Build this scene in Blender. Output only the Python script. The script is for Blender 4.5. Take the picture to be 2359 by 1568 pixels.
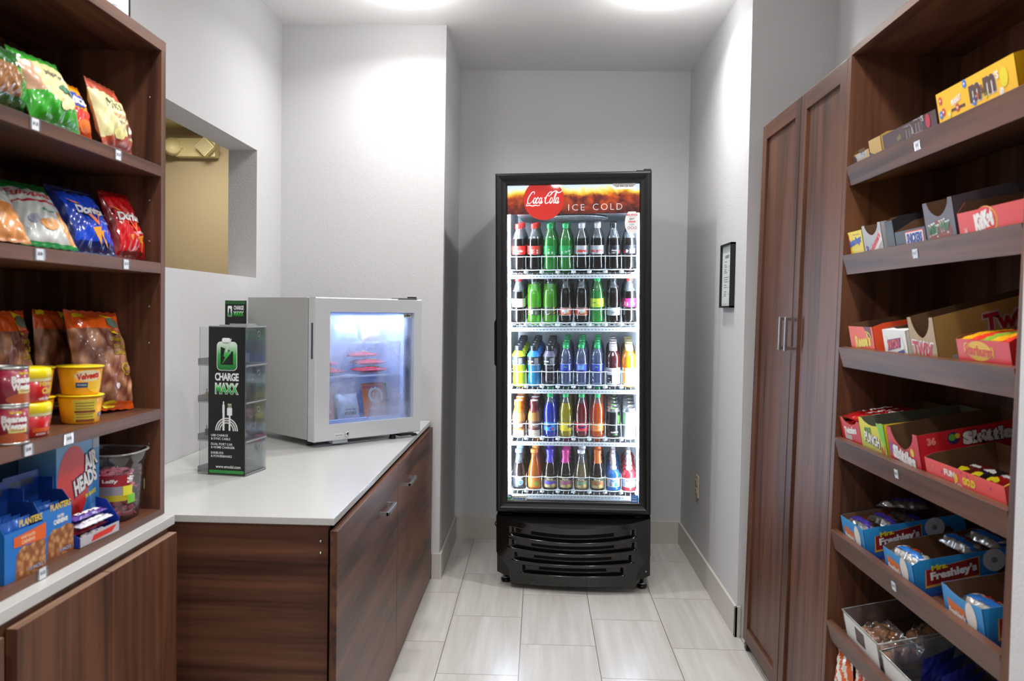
import bpy, bmesh, math, random
from mathutils import Vector, Matrix, Euler

# ------------------------------------------------------------------ camera, world, lights, exposure
for o in list(bpy.data.objects): bpy.data.objects.remove(o, do_unlink=True)
scene = bpy.context.scene
COL = scene.collection
PI = math.pi
sin, cos = math.sin, math.cos

def make_camera():
    H, yaw, pitch, roll, f = 1.3442, 0.0303, -0.0343, 0.0169, 1993.4
    cy, sy, cp, sp, cr, sr = cos(yaw), sin(yaw), cos(pitch), sin(pitch), cos(roll), sin(roll)
    right0 = Vector((cy, sy, 0)); fwd = Vector((-sy*cp, cy*cp, sp)); up0 = Vector((sy*sp, -cy*sp, cp))
    R = cr*right0 + sr*up0; U = cr*up0 - sr*right0
    m = Matrix((R, U, -fwd)).transposed().to_4x4()
    m.translation = Vector((0, 0, H))
    cam = bpy.data.cameras.new('camera'); cam.sensor_width = 36.0; cam.sensor_fit = 'HORIZONTAL'
    cam.lens = f*36/2359; cam.clip_start = .05
    cam.dof.use_dof = True; cam.dof.focus_distance = 4.15; cam.dof.aperture_fstop = 5.6
    o = bpy.data.objects.new('camera', cam); COL.objects.link(o); o.matrix_world = m
    scene.camera = o
make_camera()

scene.view_settings.view_transform = 'Standard'
scene.view_settings.look = 'None'
scene.view_settings.exposure = 0.07
scene.view_settings.gamma = 1.0
scene.view_settings.use_curve_mapping = False
scene.cycles.transparent_max_bounces = 20

w = bpy.data.worlds.new('world'); scene.world = w; w.use_nodes = True
w.node_tree.nodes['Background'].inputs[0].default_value = (1.0, .985, .97, 1)
w.node_tree.nodes['Background'].inputs[1].default_value = .32

def lamp(name, kind, loc, energy, color=(1, .985, .97), rot=(0, 0, 0), **kw):
    l = bpy.data.lights.new(name, kind); l.energy = energy; l.color = color
    for k, v in kw.items(): setattr(l, k, v)
    o = bpy.data.objects.new(name, l); COL.objects.link(o); o.location = loc; o.rotation_euler = rot
    return o
# recessed ceiling downlights, each with an added fill (fixtures are built further down)
DOWN = [(-.60, 3.82), (.49, 3.82), (-.50, 1.85), (.43, 1.85), (-.50, -.1), (.43, -.1)]
POW = [9.0, 9.6, 14, 11, 7, 7]
for (x, y), p in zip(DOWN, POW):
    lamp('downlight_lamp', 'AREA', (x, y, 2.715), p, shape='DISK', size=.13, spread=math.radians(150))
    lamp('added_ceiling_fill', 'POINT', (x, y, 2.60), p*.40, shadow_soft_size=.05)  # bare point lamp added below each downlight to brighten the ceiling
# warm light of the neighbouring room behind the wall opening
lamp('back_room_lamp', 'AREA', (-1.95, 4.75, 2.42), 13, (1, .92, .80), shape='DISK', size=.3)

# ------------------------------------------------------------------ materials
def lin(c):
    if isinstance(c, str):
        c = c.lstrip('#'); c = [int(c[i:i+2], 16)/255 for i in (0, 2, 4)]
    return tuple((v/12.92 if v <= .04045 else ((v+.055)/1.055)**2.4) for v in c[:3]) + (1,)
MC = {}
def mat(name, c='888888', rough=.5, metal=0., emit=None, es=0., coat=0., spec=.5):
    if name in MC: return MC[name]
    m = bpy.data.materials.new(name); m.use_nodes = True; b = m.node_tree.nodes['Principled BSDF']
    b.inputs['Base Color'].default_value = lin(c); b.inputs['Roughness'].default_value = rough
    b.inputs['Metallic'].default_value = metal; b.inputs['Specular IOR Level'].default_value = spec
    b.inputs['Coat Weight'].default_value = coat
    if emit: b.inputs['Emission Color'].default_value = lin(emit); b.inputs['Emission Strength'].default_value = es
    m.diffuse_color = lin(c)
    MC[name] = m; return m
def C(hexc, rough=.45, tag='ink'):                      # quick printed/plastic colour
    return mat('%s_%s_%d' % (tag, hexc, int(rough*100)), hexc, rough)
def nodes(m): return m.node_tree.nodes, m.node_tree.links

def wood(name, dark, light, axis, scale=1., rough=.38):
    if name in MC: return MC[name]
    m = mat(name, light, .43, spec=.4); N, L = nodes(m); b = N['Principled BSDF']
    tc = N.new('ShaderNodeTexCoord'); mp = N.new('ShaderNodeMapping')
    s = [48*scale]*3; s[axis] = 1.6*scale
    mp.inputs['Scale'].default_value = s
    n1 = N.new('ShaderNodeTexNoise'); n1.inputs['Scale'].default_value = 1.; n1.inputs['Detail'].default_value = 8; n1.inputs['Roughness'].default_value = .68; n1.inputs['Distortion'].default_value = .4
    mp2 = N.new('ShaderNodeMapping'); s2 = [9*scale]*3; s2[axis] = .7*scale; mp2.inputs['Scale'].default_value = s2
    n2 = N.new('ShaderNodeTexNoise'); n2.inputs['Scale'].default_value = 1.; n2.inputs['Detail'].default_value = 3; n2.inputs['Distortion'].default_value = 1.5
    mx = N.new('ShaderNodeMath'); mx.operation = 'MULTIPLY_ADD'; mx.inputs[1].default_value = .32
    mu = N.new('ShaderNodeMath'); mu.operation = 'MULTIPLY'; mu.inputs[1].default_value = .45
    r = N.new('ShaderNodeValToRGB'); r.color_ramp.elements[0].position = .29; r.color_ramp.elements[1].position = .45
    r.color_ramp.elements[0].color = lin(dark); r.color_ramp.elements[1].color = lin(light)
    L.new(tc.outputs['Object'], mp.inputs[0]); L.new(tc.outputs['Object'], mp2.inputs[0])
    L.new(mp.outputs[0], n1.inputs['Vector']); L.new(mp2.outputs[0], n2.inputs['Vector'])
    L.new(n2.outputs['Fac'], mu.inputs[0]); L.new(n1.outputs['Fac'], mx.inputs[0]); L.new(mu.outputs[0], mx.inputs[2])
    L.new(mx.outputs[0], r.inputs[0]); L.new(r.outputs[0], b.inputs['Base Color'])
    return m
WD, WL = '3c2217', '6c4531'
wood_z = wood('walnut_vertical', WD, WL, 2); wood_y = wood('walnut_lengthwise', WD, WL, 1); wood_x = wood('walnut_crosswise', WD, WL, 0)

def plaster(name, c, bump=.12, rough=.62, scale=160):
    m = mat(name, c, rough); N, L = nodes(m); b = N['Principled BSDF']
    tc = N.new('ShaderNodeTexCoord'); n = N.new('ShaderNodeTexNoise'); n.inputs['Scale'].default_value = scale; n.inputs['Detail'].default_value = 2
    bp = N.new('ShaderNodeBump'); bp.inputs['Strength'].default_value = bump; bp.inputs['Distance'].default_value = .004
    L.new(tc.outputs['Object'], n.inputs['Vector']); L.new(n.outputs['Fac'], bp.inputs['Height']); L.new(bp.outputs[0], b.inputs['Normal'])
    return m
wall_m = plaster('wall_paint', 'd0d0d1', .25)
ceil_m = plaster('ceiling_paint', 'ececec', .1)
tan_m = plaster('tan_wall_paint', 'b8a888', .2)
tanc_m = plaster('tan_ceiling_paint', 'ddcf9c', .1)
tile_trim = mat('baseboard_tile', 'c9c4bc', .35)

def floor_material():
    m = mat('floor_tile', 'd8d5d0', .28); N, L = nodes(m); b = N['Principled BSDF']
    g = N.new('ShaderNodeNewGeometry'); sp = N.new('ShaderNodeSeparateXYZ'); cb = N.new('ShaderNodeCombineXYZ')
    ax = N.new('ShaderNodeMath'); ax.operation = 'ADD'; ax.inputs[1].default_value = .3554 + 20*.3048
    ay = N.new('ShaderNodeMath'); ay.operation = 'ADD'; ay.inputs[1].default_value = -4.0628 + 20*.6096
    br = N.new('ShaderNodeTexBrick'); br.offset = .5; br.offset_frequency = 2
    br.inputs['Scale'].default_value = 1; br.inputs['Mortar Size'].default_value = .0019; br.inputs['Mortar Smooth'].default_value = .1
    br.inputs['Brick Width'].default_value = .6096; br.inputs['Row Height'].default_value = .3048; br.inputs['Bias'].default_value = 0
    br.inputs['Color1'].default_value = lin('d9d7d3'); br.inputs['Color2'].default_value = lin('d1cfcb'); br.inputs['Mortar'].default_value = lin('8d837b')
    L.new(g.outputs['Position'], sp.inputs[0]); L.new(sp.outputs[0], ax.inputs[0]); L.new(sp.outputs[1], ay.inputs[0])
    L.new(ay.outputs[0], cb.inputs[0]); L.new(ax.outputs[0], cb.inputs[1]); L.new(cb.outputs[0], br.inputs['Vector'])
    mp = N.new('ShaderNodeMapping'); mp.inputs['Scale'].default_value = (1.5, 26, 1)
    # shift the vein pattern from tile to tile
    hs = N.new('ShaderNodeVectorMath'); hs.operation = 'ADD'; sc = N.new('ShaderNodeVectorMath'); sc.operation = 'SCALE'; sc.inputs['Scale'].default_value = 40
    L.new(br.outputs['Color'], sc.inputs[0]); L.new(cb.outputs[0], hs.inputs[0]); L.new(sc.outputs[0], hs.inputs[1]); L.new(hs.outputs[0], mp.inputs[0])
    n = N.new('ShaderNodeTexNoise'); n.inputs['Scale'].default_value = 1; n.inputs['Detail'].default_value = 5; n.inputs['Distortion'].default_value = .4
    L.new(mp.outputs[0], n.inputs['Vector'])
    r = N.new('ShaderNodeValToRGB'); r.color_ramp.elements[0].position = .3; r.color_ramp.elements[1].position = .7
    r.color_ramp.elements[0].color = (.80, .77, .73, 1); r.color_ramp.elements[1].color = (1, 1, 1, 1)
    L.new(n.outputs['Fac'], r.inputs[0])
    mx = N.new('ShaderNodeMix'); mx.data_type = 'RGBA'; mx.blend_type = 'MULTIPLY'; mx.inputs['Factor'].default_value = 1
    L.new(br.outputs['Color'], mx.inputs[6]); L.new(r.outputs[0], mx.inputs[7]); L.new(mx.outputs[2], b.inputs['Base Color'])
    return m
floor_m = floor_material()

def clear(name, tint='ffffff', gloss=.12, rough=.03, body=None, bodyfac=0.):
    """thin clear sheet: see-through, with a fresnel reflection and, if asked, some milky body colour"""
    if name in MC: return MC[name]
    m = bpy.data.materials.new(name); m.use_nodes = True; N, L = nodes(m); N.clear()
    out = N.new('ShaderNodeOutputMaterial'); t = N.new('ShaderNodeBsdfTransparent'); t.inputs[0].default_value = lin(tint)
    cur = t.outputs[0]
    if body:
        d = N.new('ShaderNodeBsdfDiffuse'); d.inputs[0].default_value = lin(body)
        tl = N.new('ShaderNodeBsdfTranslucent'); tl.inputs[0].default_value = lin(body)
        a = N.new('ShaderNodeMixShader'); a.inputs[0].default_value = .5; L.new(d.outputs[0], a.inputs[1]); L.new(tl.outputs[0], a.inputs[2])
        x = N.new('ShaderNodeMixShader'); x.inputs[0].default_value = bodyfac; L.new(cur, x.inputs[1]); L.new(a.outputs[0], x.inputs[2]); cur = x.outputs[0]
    g = N.new('ShaderNodeBsdfGlossy'); g.inputs['Roughness'].default_value = rough
    lw = N.new('ShaderNodeLayerWeight'); lw.inputs[0].default_value = .25
    mu = N.new('ShaderNodeMath'); mu.operation = 'MULTIPLY_ADD'; mu.inputs[1].default_value = .75; mu.inputs[2].default_value = gloss*.4; mu.use_clamp = True
    L.new(lw.outputs['Fresnel'], mu.inputs[0])
    y = N.new('ShaderNodeMixShader'); L.new(mu.outputs[0], y.inputs[0]); L.new(cur, y.inputs[1]); L.new(g.outputs[0], y.inputs[2])
    L.new(y.outputs[0], out.inputs[0])
    MC[name] = m; return m
glass_m = clear('door_glass', 'f4f8fa', .05)
acryl = clear('clear_acrylic', 'f6f8f8', .12, .05, 'e8ecee', .05)
acryl_edge = clear('acrylic_edge', 'd8dcdc', .3, .15, 'e4e6e4', .55)
film = clear('clear_wrapper', 'f2f2f2', .35, .12, 'ffffff', .10)

# ------------------------------------------------------------------ mesh building helpers
EPS = .0004
class MB:
    def __init__(s): s.v = []; s.f = []; s.m = []; s.mats = []; s.sm = []
    def mi(s, m):
        if m not in s.mats: s.mats.append(m)
        return s.mats.index(m)
    def add(s, vs, fs, m, M=None, smooth=False):
        b = len(s.v); i = s.mi(m)
        s.v += [tuple(M @ Vector(v)) if M is not None else tuple(v) for v in vs]
        for f in fs: s.f.append(tuple(b+k for k in f)); s.m.append(i); s.sm.append(smooth)
        return s
    def box(s, a, b, m, M=None, bev=0.):
        x0, y0, z0 = a; x1, y1, z1 = b
        if bev > 0:
            bm = bmesh.new(); bmesh.ops.create_cube(bm, size=1)
            for v in bm.verts: v.co = Vector(((x0+x1)/2+v.co.x*(x1-x0), (y0+y1)/2+v.co.y*(y1-y0), (z0+z1)/2+v.co.z*(z1-z0)))
            bmesh.ops.bevel(bm, geom=list(bm.edges), offset=bev, segments=2, affect='EDGES', profile=.6)
            bm.verts.index_update()
            s.add([v.co[:] for v in bm.verts], [[v.index for v in f.verts] for f in bm.faces], m, M); bm.free(); return s
        vs = [(x0,y0,z0),(x1,y0,z0),(x1,y1,z0),(x0,y1,z0),(x0,y0,z1),(x1,y0,z1),(x1,y1,z1),(x0,y1,z1)]
        return s.add(vs, [(0,3,2,1),(4,5,6,7),(0,1,5,4),(1,2,6,5),(2,3,7,6),(3,0,4,7)], m, M)
    def lathe(s, prof, m, seg=20, M=None, mod=None, smooth=True, cap=True):
        """prof [(r,z[,mat])]; the mat of a point colours the band up to the next point"""
        n = len(prof); vs = []
        for p in prof:
            r, z = p[0], p[1]
            for k in range(seg):
                a = 2*PI*k/seg; rr, zz = (mod(r, z, a) if mod else (r, z))
                vs.append((rr*cos(a), rr*sin(a), zz))
        b = len(s.v)
        s.v += [tuple(M @ Vector(v)) if M is not None else v for v in vs]
        for i in range(n-1):
            mm = prof[i][2] if len(prof[i]) > 2 else m
            ii = s.mi(mm)
            for k in range(seg):
                k2 = (k+1) % seg
                s.f.append((b+i*seg+k, b+i*seg+k2, b+(i+1)*seg+k2, b+(i+1)*seg+k)); s.m.append(ii); s.sm.append(smooth)
        if cap:
            if prof[0][0] > 1e-6: s.f.append(tuple(b+k for k in reversed(range(seg)))); s.m.append(s.mi(prof[0][2] if len(prof[0]) > 2 else m)); s.sm.append(False)
            if prof[-1][0] > 1e-6: s.f.append(tuple(b+(n-1)*seg+k for k in range(seg))); s.m.append(s.mi(prof[-1][2] if len(prof[-1]) > 2 else m)); s.sm.append(False)
        return s
    def tube(s, pts, r, m, seg=6, M=None, closed=False, rv=None):
        pts = [Vector(p) for p in pts]; n = len(pts); vs = []
        prev = None
        for i, p in enumerate(pts):
            if closed: t = pts[(i+1) % n]-pts[i-1]
            else: t = pts[min(i+1, n-1)]-pts[max(i-1, 0)]
            t.normalize()
            if prev is None:
                u = t.cross(Vector((0, 0, 1)) if abs(t.z) < .9 else Vector((1, 0, 0))).normalized()
            else:
                u = (prev - t*prev.dot(t)).normalized()
            prev = u; q = t.cross(u); rr = rv[i] if rv else r
            for k in range(seg):
                a = 2*PI*k/seg; vs.append(tuple(p+rr*(cos(a)*u+sin(a)*q)))
        fs = []
        for i in range(n if closed else n-1):
            j = (i+1) % n
            for k in range(seg):
                k2 = (k+1) % seg; fs.append((i*seg+k, i*seg+k2, j*seg+k2, j*seg+k))
        if not closed: fs += [tuple(reversed(range(seg))), tuple((n-1)*seg+k for k in range(seg))]
        return s.add(vs, fs, m, M, True)
    def cyl(s, a, b, r, m, seg=14, M=None): return s.tube([a, b], r, m, seg, M)
    def prism(s, poly, z0, z1, m, M=None, axes=(0, 1, 2), side=None):
        """poly in the plane of axes[0],axes[1]; extruded along axes[2]"""
        n = len(poly); vs = []
        for z in (z0, z1):
            for p in poly:
                v = [0, 0, 0]; v[axes[0]] = p[0]; v[axes[1]] = p[1]; v[axes[2]] = z; vs.append(tuple(v))
        s.add(vs, [tuple(reversed(range(n))), tuple(range(n, 2*n))], m, M)
        b = len(s.v)-2*n
        i2 = s.mi(side or m)
        for k in range(n):
            k2 = (k+1) % n; s.f.append((b+k, b+k2, b+n+k2, b+n+k)); s.m.append(i2); s.sm.append(False)
        return s
    def grid(s, nu, nv, fn, mfn, M=None, smooth=True, flip=False):
        b = len(s.v); pts = [fn(i/nu, j/nv) for j in range(nv+1) for i in range(nu+1)]
        s.v += [tuple(M @ Vector(p)) if M is not None else tuple(p) for p in pts]
        for j in range(nv):
            for i in range(nu):
                q = (b+j*(nu+1)+i, b+j*(nu+1)+i+1, b+(j+1)*(nu+1)+i+1, b+(j+1)*(nu+1)+i)
                s.f.append(q[::-1] if flip else q)
                mm = mfn((i+.5)/nu, (j+.5)/nv) if callable(mfn) else mfn
                s.m.append(s.mi(mm)); s.sm.append(smooth)
        return s
    def build(s, name, parent=None, fix=True):
        me = bpy.data.meshes.new(name); me.from_pydata(s.v, [], s.f)
        for m in s.mats: me.materials.append(m)
        me.polygons.foreach_set('material_index', s.m); me.polygons.foreach_set('use_smooth', s.sm)
        me.update()
        if fix:
            bm = bmesh.new(); bm.from_mesh(me); bmesh.ops.recalc_face_normals(bm, faces=bm.faces); bm.to_mesh(me); bm.free()
        o = bpy.data.objects.new(name, me); COL.objects.link(o)
        if parent: o.parent = parent
        return o

# ---- lettering: glyph outlines from the built-in font, cached as triangles in a unit frame
TX = {}
def glyphs(s, bold=0., shear=0., space=1.):
    k = (s, bold, shear, space)
    if k in TX: return TX[k]
    cu = bpy.data.curves.new('t', 'FONT'); cu.body = s; cu.size = 1; cu.offset = bold; cu.shear = shear; cu.space_character = space
    cu.resolution_u = 3; cu.align_x = 'LEFT'; cu.fill_mode = 'FRONT'
    o = bpy.data.objects.new('t', cu); COL.objects.link(o)
    dg = bpy.context.evaluated_depsgraph_get(); dg.update()
    me = bpy.data.meshes.new_from_object(o.evaluated_get(dg))
    vs = [(v.co.x, v.co.y) for v in me.vertices]; fs = [tuple(p.vertices) for p in me.polygons]
    bpy.data.objects.remove(o); bpy.data.curves.remove(cu); bpy.data.meshes.remove(me)
    if not vs: vs = [(0, 0)]; fs = []
    x0 = min(v[0] for v in vs); x1 = max(v[0] for v in vs); y0 = min(v[1] for v in vs); y1 = max(v[1] for v in vs)
    vs = [((x-x0)/(x1-x0 or 1), (y-y0)/(y1-y0 or 1)) for x, y in vs]
    TX[k] = (vs, fs, (x1-x0)/(y1-y0 or 1)); return TX[k]

def catmull(pts, n=8):
    out = []
    P = [pts[0]]+list(pts)+[pts[-1]]
    for i in range(1, len(P)-2):
        p0, p1, p2, p3 = P[i-1], P[i], P[i+1], P[i+2]
        for k in range(n):
            t = k/n
            out.append(tuple(.5*((2*p1[d])+(-p0[d]+p2[d])*t+(2*p0[d]-5*p1[d]+4*p2[d]-p3[d])*t*t+(-p0[d]+3*p1[d]-3*p2[d]+p3[d])*t**3) for d in (0, 1)))
    out.append(tuple(pts[-1])); return out

class Face:
    """draws flat print on a surface: pos(u,v,layer) -> 3D point"""
    def __init__(s, mb, pos, step=None): s.mb = mb; s.pos = pos; s.step = step
    def poly(s, pts, m, l=1):
        s.mb.add([s.pos(u, v, l) for u, v in pts], [tuple(range(len(pts)))], m, None, s.step is not None); return s
    def rect(s, u0, v0, u1, v1, m, l=1, n=1):
        if not s.step: return s.poly([(u0, v0), (u1, v0), (u1, v1), (u0, v1)], m, l)
        n = max(1, math.ceil(abs(u1-u0)/s.step)); q = 1 if s.step < .005 else max(1, math.ceil(abs(v1-v0)/s.step))
        s.mb.grid(n, q, lambda a, b: s.pos(u0+(u1-u0)*a, v0+(v1-v0)*b, l), m); return s
    def ell(s, u, v, ru, rv, m, l=1, n=20, a0=0, a1=2*PI):
        R = 4; pts = [s.pos(u, v, l)]
        for q in range(1, R+1): pts += [s.pos(u+ru*q/R*cos(2*PI*k/n), v+rv*q/R*sin(2*PI*k/n), l) for k in range(n)]
        fs = [(0, 1+k, 1+(k+1) % n) for k in range(n)]
        for q in range(R-1): fs += [(1+q*n+k, 1+(q+1)*n+k, 1+(q+1)*n+(k+1) % n, 1+q*n+(k+1) % n) for k in range(n)]
        s.mb.add(pts, fs, m, None, s.step is not None); return s
    def text(s, t, u, v, w, h, m, l=2, bold=.02, shear=0., rot=0., space=1.):
        """centred on (u,v), stretched to w x h (w None keeps the proportions)"""
        vs, fs, asp = glyphs(t, bold, shear, space)
        if w is None: w = h*asp
        c, q = cos(rot), sin(rot)
        pts = []
        for x, y in vs:
            a, b = (x-.5)*w, (y-.5)*h
            pts.append(s.pos(u+c*a-q*b, v+q*a+c*b, l))
        s.mb.add(pts, fs, m); return s
    def stroke(s, pts, wd, m, l=2, n=8, taper=True):
        P = catmull(pts, n); k = len(P)
        for i in range(k-1):
            (x0, y0), (x1, y1) = P[i], P[i+1]; dx, dy = x1-x0, y1-y0; q = math.hypot(dx, dy) or 1
            nx, ny = -dy/q, dx/q
            w0 = wd*(.35+.65*sin(PI*(i+.5)/k)) if taper else wd; 
            e = .15*wd
            s.poly([(x0-dx/q*e+nx*w0/2, y0-dy/q*e+ny*w0/2), (x0-dx/q*e-nx*w0/2, y0-dy/q*e-ny*w0/2), (x1+dx/q*e-nx*w0/2, y1+dy/q*e-ny*w0/2), (x1+dx/q*e+nx*w0/2, y1+dy/q*e+ny*w0/2)], m, l)
        return s
def plane_face(mb, o, du, dv, nrm):
    o, du, dv, nrm = map(Vector, (o, du, dv, nrm))
    return Face(mb, lambda u, v, l: tuple(o+du*u+dv*v+nrm*(EPS*l)))
def front_face(mb, x=0, z=0, y=0): return plane_face(mb, (x, y, z), (1, 0, 0), (0, 0, 1), (0, -1, 0))
def cyl_face(mb, r, z0=0, a0=0): # u arc length around the front (-y), v height
    return Face(mb, lambda u, v, l: ((r+EPS*l)*sin(u/r+a0), -(r+EPS*l)*cos(u/r+a0), z0+v), .004)

def props(o, label=None, cat=None, group=None, kind=None):
    if label: o['label'] = label
    if cat: o['category'] = cat
    if group: o['group'] = group
    if kind: o['kind'] = kind
    return o
def empty(name, loc=(0, 0, 0), rz=0., label=None, cat=None, group=None, rot=None, M=None):
    o = bpy.data.objects.new(name, None); COL.objects.link(o); o.empty_display_size = .05
    if M is not None: o.matrix_world = M
    else: o.location = loc; o.rotation_euler = rot or (0, 0, rz)
    return props(o, label, cat, group)
def struct(o): o['kind'] = 'structure'; return o
KIDS = {}
def copy_tree(root, M, label, group=None):
    r = root.copy(); COL.objects.link(r); r.matrix_world = M; r['label'] = label
    if group: r['group'] = group
    for ch in KIDS[root.name]:
        c = ch.copy(); COL.objects.link(c); c.parent = r
    return r
def TR(x, y, z, rz=0, ry=0, rx=0): return Matrix.Translation((x, y, z)) @ Euler((rx, ry, rz)).to_matrix().to_4x4()

# ------------------------------------------------------------------ the room
XL, XR, YB, YP, XP, YR, ZC = -1.287, .8504, 5.054, 4.2727, -.4755, 3.603, 2.734
def slab(name, a, b, m): return struct(MB().box(a, b, m).build(name))
slab('floor', (-4.2, -1.6, -.06), (1.6, 5.6, 0), floor_m)
slab('ceiling', (-1.417, -1.6, ZC), (1.6, 5.3, ZC+.08), ceil_m)
OY0, OY1, OZ0, OZ1 = 2.45, 3.905, 1.474, 2.05
m = MB()
m.box((-1.417, -1.6, 0), (XL, OY0, ZC), wall_m); m.box((-1.417, OY1, 0), (XL, YP, ZC), wall_m)
m.box((-1.417, OY0, 0), (XL, OY1, OZ0), wall_m); m.box((-1.417, OY0, OZ1), (XL, OY1, ZC), wall_m)
struct(m.build('wall_left'))
slab('wall_left_alcove', (-1.417, YP, 0), (XP, 5.30, ZC), wall_m)
slab('wall_back', (XP, YB, 0), (XR, 5.30, ZC), wall_m)
slab('wall_right', (XR, YR, 0), (1.6, 5.30, ZC), wall_m)
slab('wall_right_recess', (1.19, 1.555, 0), (1.6, YR, ZC), wall_m)
slab('wall_right_front', (.853, -1.6, 0), (1.6, 1.555, ZC), wall_m)
# neighbouring room seen through the opening
slab('wall_neighbor_back', (-4.2, 5.42, 0), (-1.417, 5.55, 2.46), tan_m)
slab('wall_neighbor_side', (-4.2, -1.6, 0), (-4.05, 5.42, 2.46), tan_m)
slab('wall_neighbor_front', (-4.05, 1.2, 0), (-1.417, 1.3, 2.46), tan_m)
slab('ceiling_neighbor', (-4.2, 1.2, 2.46), (-1.417, 5.55, 2.54), tanc_m)
# baseboards of floor tile
BH, BT = .128, .012
struct(MB().box((XR-BT, YR-BT, 0), (XR, YB, BH), tile_trim, bev=.0015).box((XR-BT, YR-BT, 0), (XR+.012, YR, BH), tile_trim).build('baseboard_right'))
struct(MB().box((XP+BT, YB-BT, 0), (XR-BT, YB, BH), tile_trim, bev=.0015).build('baseboard_back'))
struct(MB().box((XP, YP-BT, 0), (XP+BT, YB-BT, BH), tile_trim, bev=.0015).box((-.512, YP-BT, 0), (XP, YP, BH), tile_trim).build('baseboard_left'))

# downlight fixtures
trim_white = mat('fixture_white', 'e8e8e6', .4); glow = mat('downlight_diffuser', 'ffffff', .5, emit='fff6ea', es=9)
LL = ['left of the two ceiling downlights nearest the drinks cooler', 'right of the two ceiling downlights nearest the drinks cooler']
for i, (x, y) in enumerate(DOWN[:2]):
    e = empty('ceiling_light', (x, y, ZC), label='round recessed white downlight, '+LL[i], cat='ceiling light')
    ring = MB(); ring.lathe([(.062, -.002), (.066, -.009), (.088, -.007), (.092, -.0008)], trim_white, 32, cap=False); ring.build('trim_ring', e)
    MB().lathe([(0, -.0015), (.062, -.0015)], glow, 24, cap=False).build('diffuser', e)

# emergency light in the neighbouring room
e = empty('emergency_light', (-2.125, 5.42, 2.325), label='beige twin-head emergency light fixed high on the tan wall', cat='emergency light')
beige = mat('beige_plastic', 'd9cc9c', .45); lens = mat('square_lens', 'b5ac8c', .3)
MB().box((-.155, -.075, -.058), (.10, 0, .058), beige, bev=.008).build('housing', e)
h = MB(); M1 = TR(-.155, -.12, .0, .7)
h.lathe([(0, -.05), (.03, -.045), (.05, -.02), (.054, .012), (.05, .03), (0, .032)], beige, 20, TR(-.16, -.10, -.005, .5, 0, 1.25)); h.tube([(-.1, -.07, .0), (-.14, -.09, 0)], .014, beige)
h.build('round_head', e)
h = MB(); Mh = TR(.055, -.115, -.005) @ Euler((0, PI/4, 0)).to_matrix().to_4x4()
h.box((-.045, -.02, -.045), (.045, .03, .045), beige, Mh, bev=.008); h.box((-.037, -.0225, -.037), (.037, -.019, .037), lens, Mh)
for k in range(7): h.box((-.036+k*.0115, -.0245, -.037), (-.033+k*.0115, -.022, .037), beige, Mh)
for k in range(7): h.box((-.037, -.0245, -.036+k*.0115), (.037, -.022, -.034+k*.0115), beige, Mh)
h.build('square_head', e)

# framed notice and outlet on the right wall
e = empty('framed_notice', (XR, 3.905, 1.374), rz=-PI/2, label='black-framed white notice hanging on the right wall', cat='picture frame')
blk = mat('black_plastic', '151516', .35); blkg = mat('black_gloss', '0b0b0c', .22); paper = mat('notice_paper', 'd9dedd', .5)
fr = MB()
for a, b in (((-.108, -.022, 0), (-.100, 0, .285)), ((.100, -.022, 0), (.108, 0, .285)), ((-.108, -.022, 0), (.108, 0, .008)), ((-.108, -.022, .277), (.108, 0, .285))): fr.box(a, b, blk)
fr.build('frame', e)
pg = MB(); pg.box((-.1, -.012, .008), (.1, -.004, .277), paper); F = front_face(pg, 0, 0, -.012); ink = C('6c706f', .5)
F.text('NOTICE', 0, .228, .075, .014, ink, bold=.03)
random.seed(4)
for k, z in enumerate([.205, .19, .182, .172, .164, .156, .135, .125, .115, .1, .09, .07, .06, .052]):
    F.rect(-.055, z, -.055+random.uniform(.04, .08), z+.0025, ink)
    if k % 2 == 0: F.rect(.03, z, .045, z+.0025, ink)
F.rect(-.085, .262, .085, .2635, C('aab0ae')); F.rect(-.085, .016, .085, .0175, C('aab0ae'))
pg.build('notice_sheet', e)
e = empty('wall_outlet', (XR, 4.545, .44), rz=-PI/2, label='beige duplex outlet low on the right wall', cat='outlet')
tanp = mat('outlet_beige', 'c3b08c', .4)
MB().box((-.035, -.006, -.058), (.035, 0, .058), tanp, bev=.003).build('cover_plate', e)
q = MB()
for z in (.022, -.022):
    q.box((-.017, -.009, z-.014), (.017, -.005, z+.014), tanp, bev=.002)
    for x in (-.007, .006): q.box((x, -.0095, z-.004), (x+.002, -.0088, z+.006), blk)
q.build('sockets', e)

# ------------------------------------------------------------------ long counter on the left
quartz = mat('white_quartz', 'c9c9c6', .22); N, L = nodes(quartz)
n = N.new('ShaderNodeTexVoronoi'); n.inputs['Scale'].default_value = 45; r = N.new('ShaderNodeValToRGB')
r.color_ramp.elements[0].position = .02; r.color_ramp.elements[0].color = lin('fffdf6'); r.color_ramp.elements[1].position = .06; r.color_ramp.elements[1].color = lin('c9c9c6')
tc = N.new('ShaderNodeTexCoord'); L.new(tc.outputs['Object'], n.inputs['Vector']); L.new(n.outputs['Distance'], r.inputs[0]); L.new(r.outputs[0], N['Principled BSDF'].inputs['Base Color'])
steel = mat('brushed_steel', 'b9bbbd', .3, 1.); dark_in = mat('gap_shade_black', '0c0908', .8); chrome = mat('chrome', 'dadada', .12, 1.)
kraft = C('6b4a30', .7, 'board')
CT = .792
o = MB().box((-1.285, 2.238, CT-.019), (-.527, 4.270, CT), quartz, bev=.0015).build('countertop')
props(o, 'long white quartz countertop carrying the silver glass-door freezer', 'countertop')
e = empty('base_cabinet', (-.9, 3.2, 0), label='long dark walnut base cabinet under the white countertop with the freezer', cat='cabinet')
def B(mb, a, b, mm, off, **k): return mb.box([a[i]-off[i] for i in range(3)], [b[i]-off[i] for i in range(3)], mm, **k)
off = (-.9, 3.2, 0)
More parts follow.
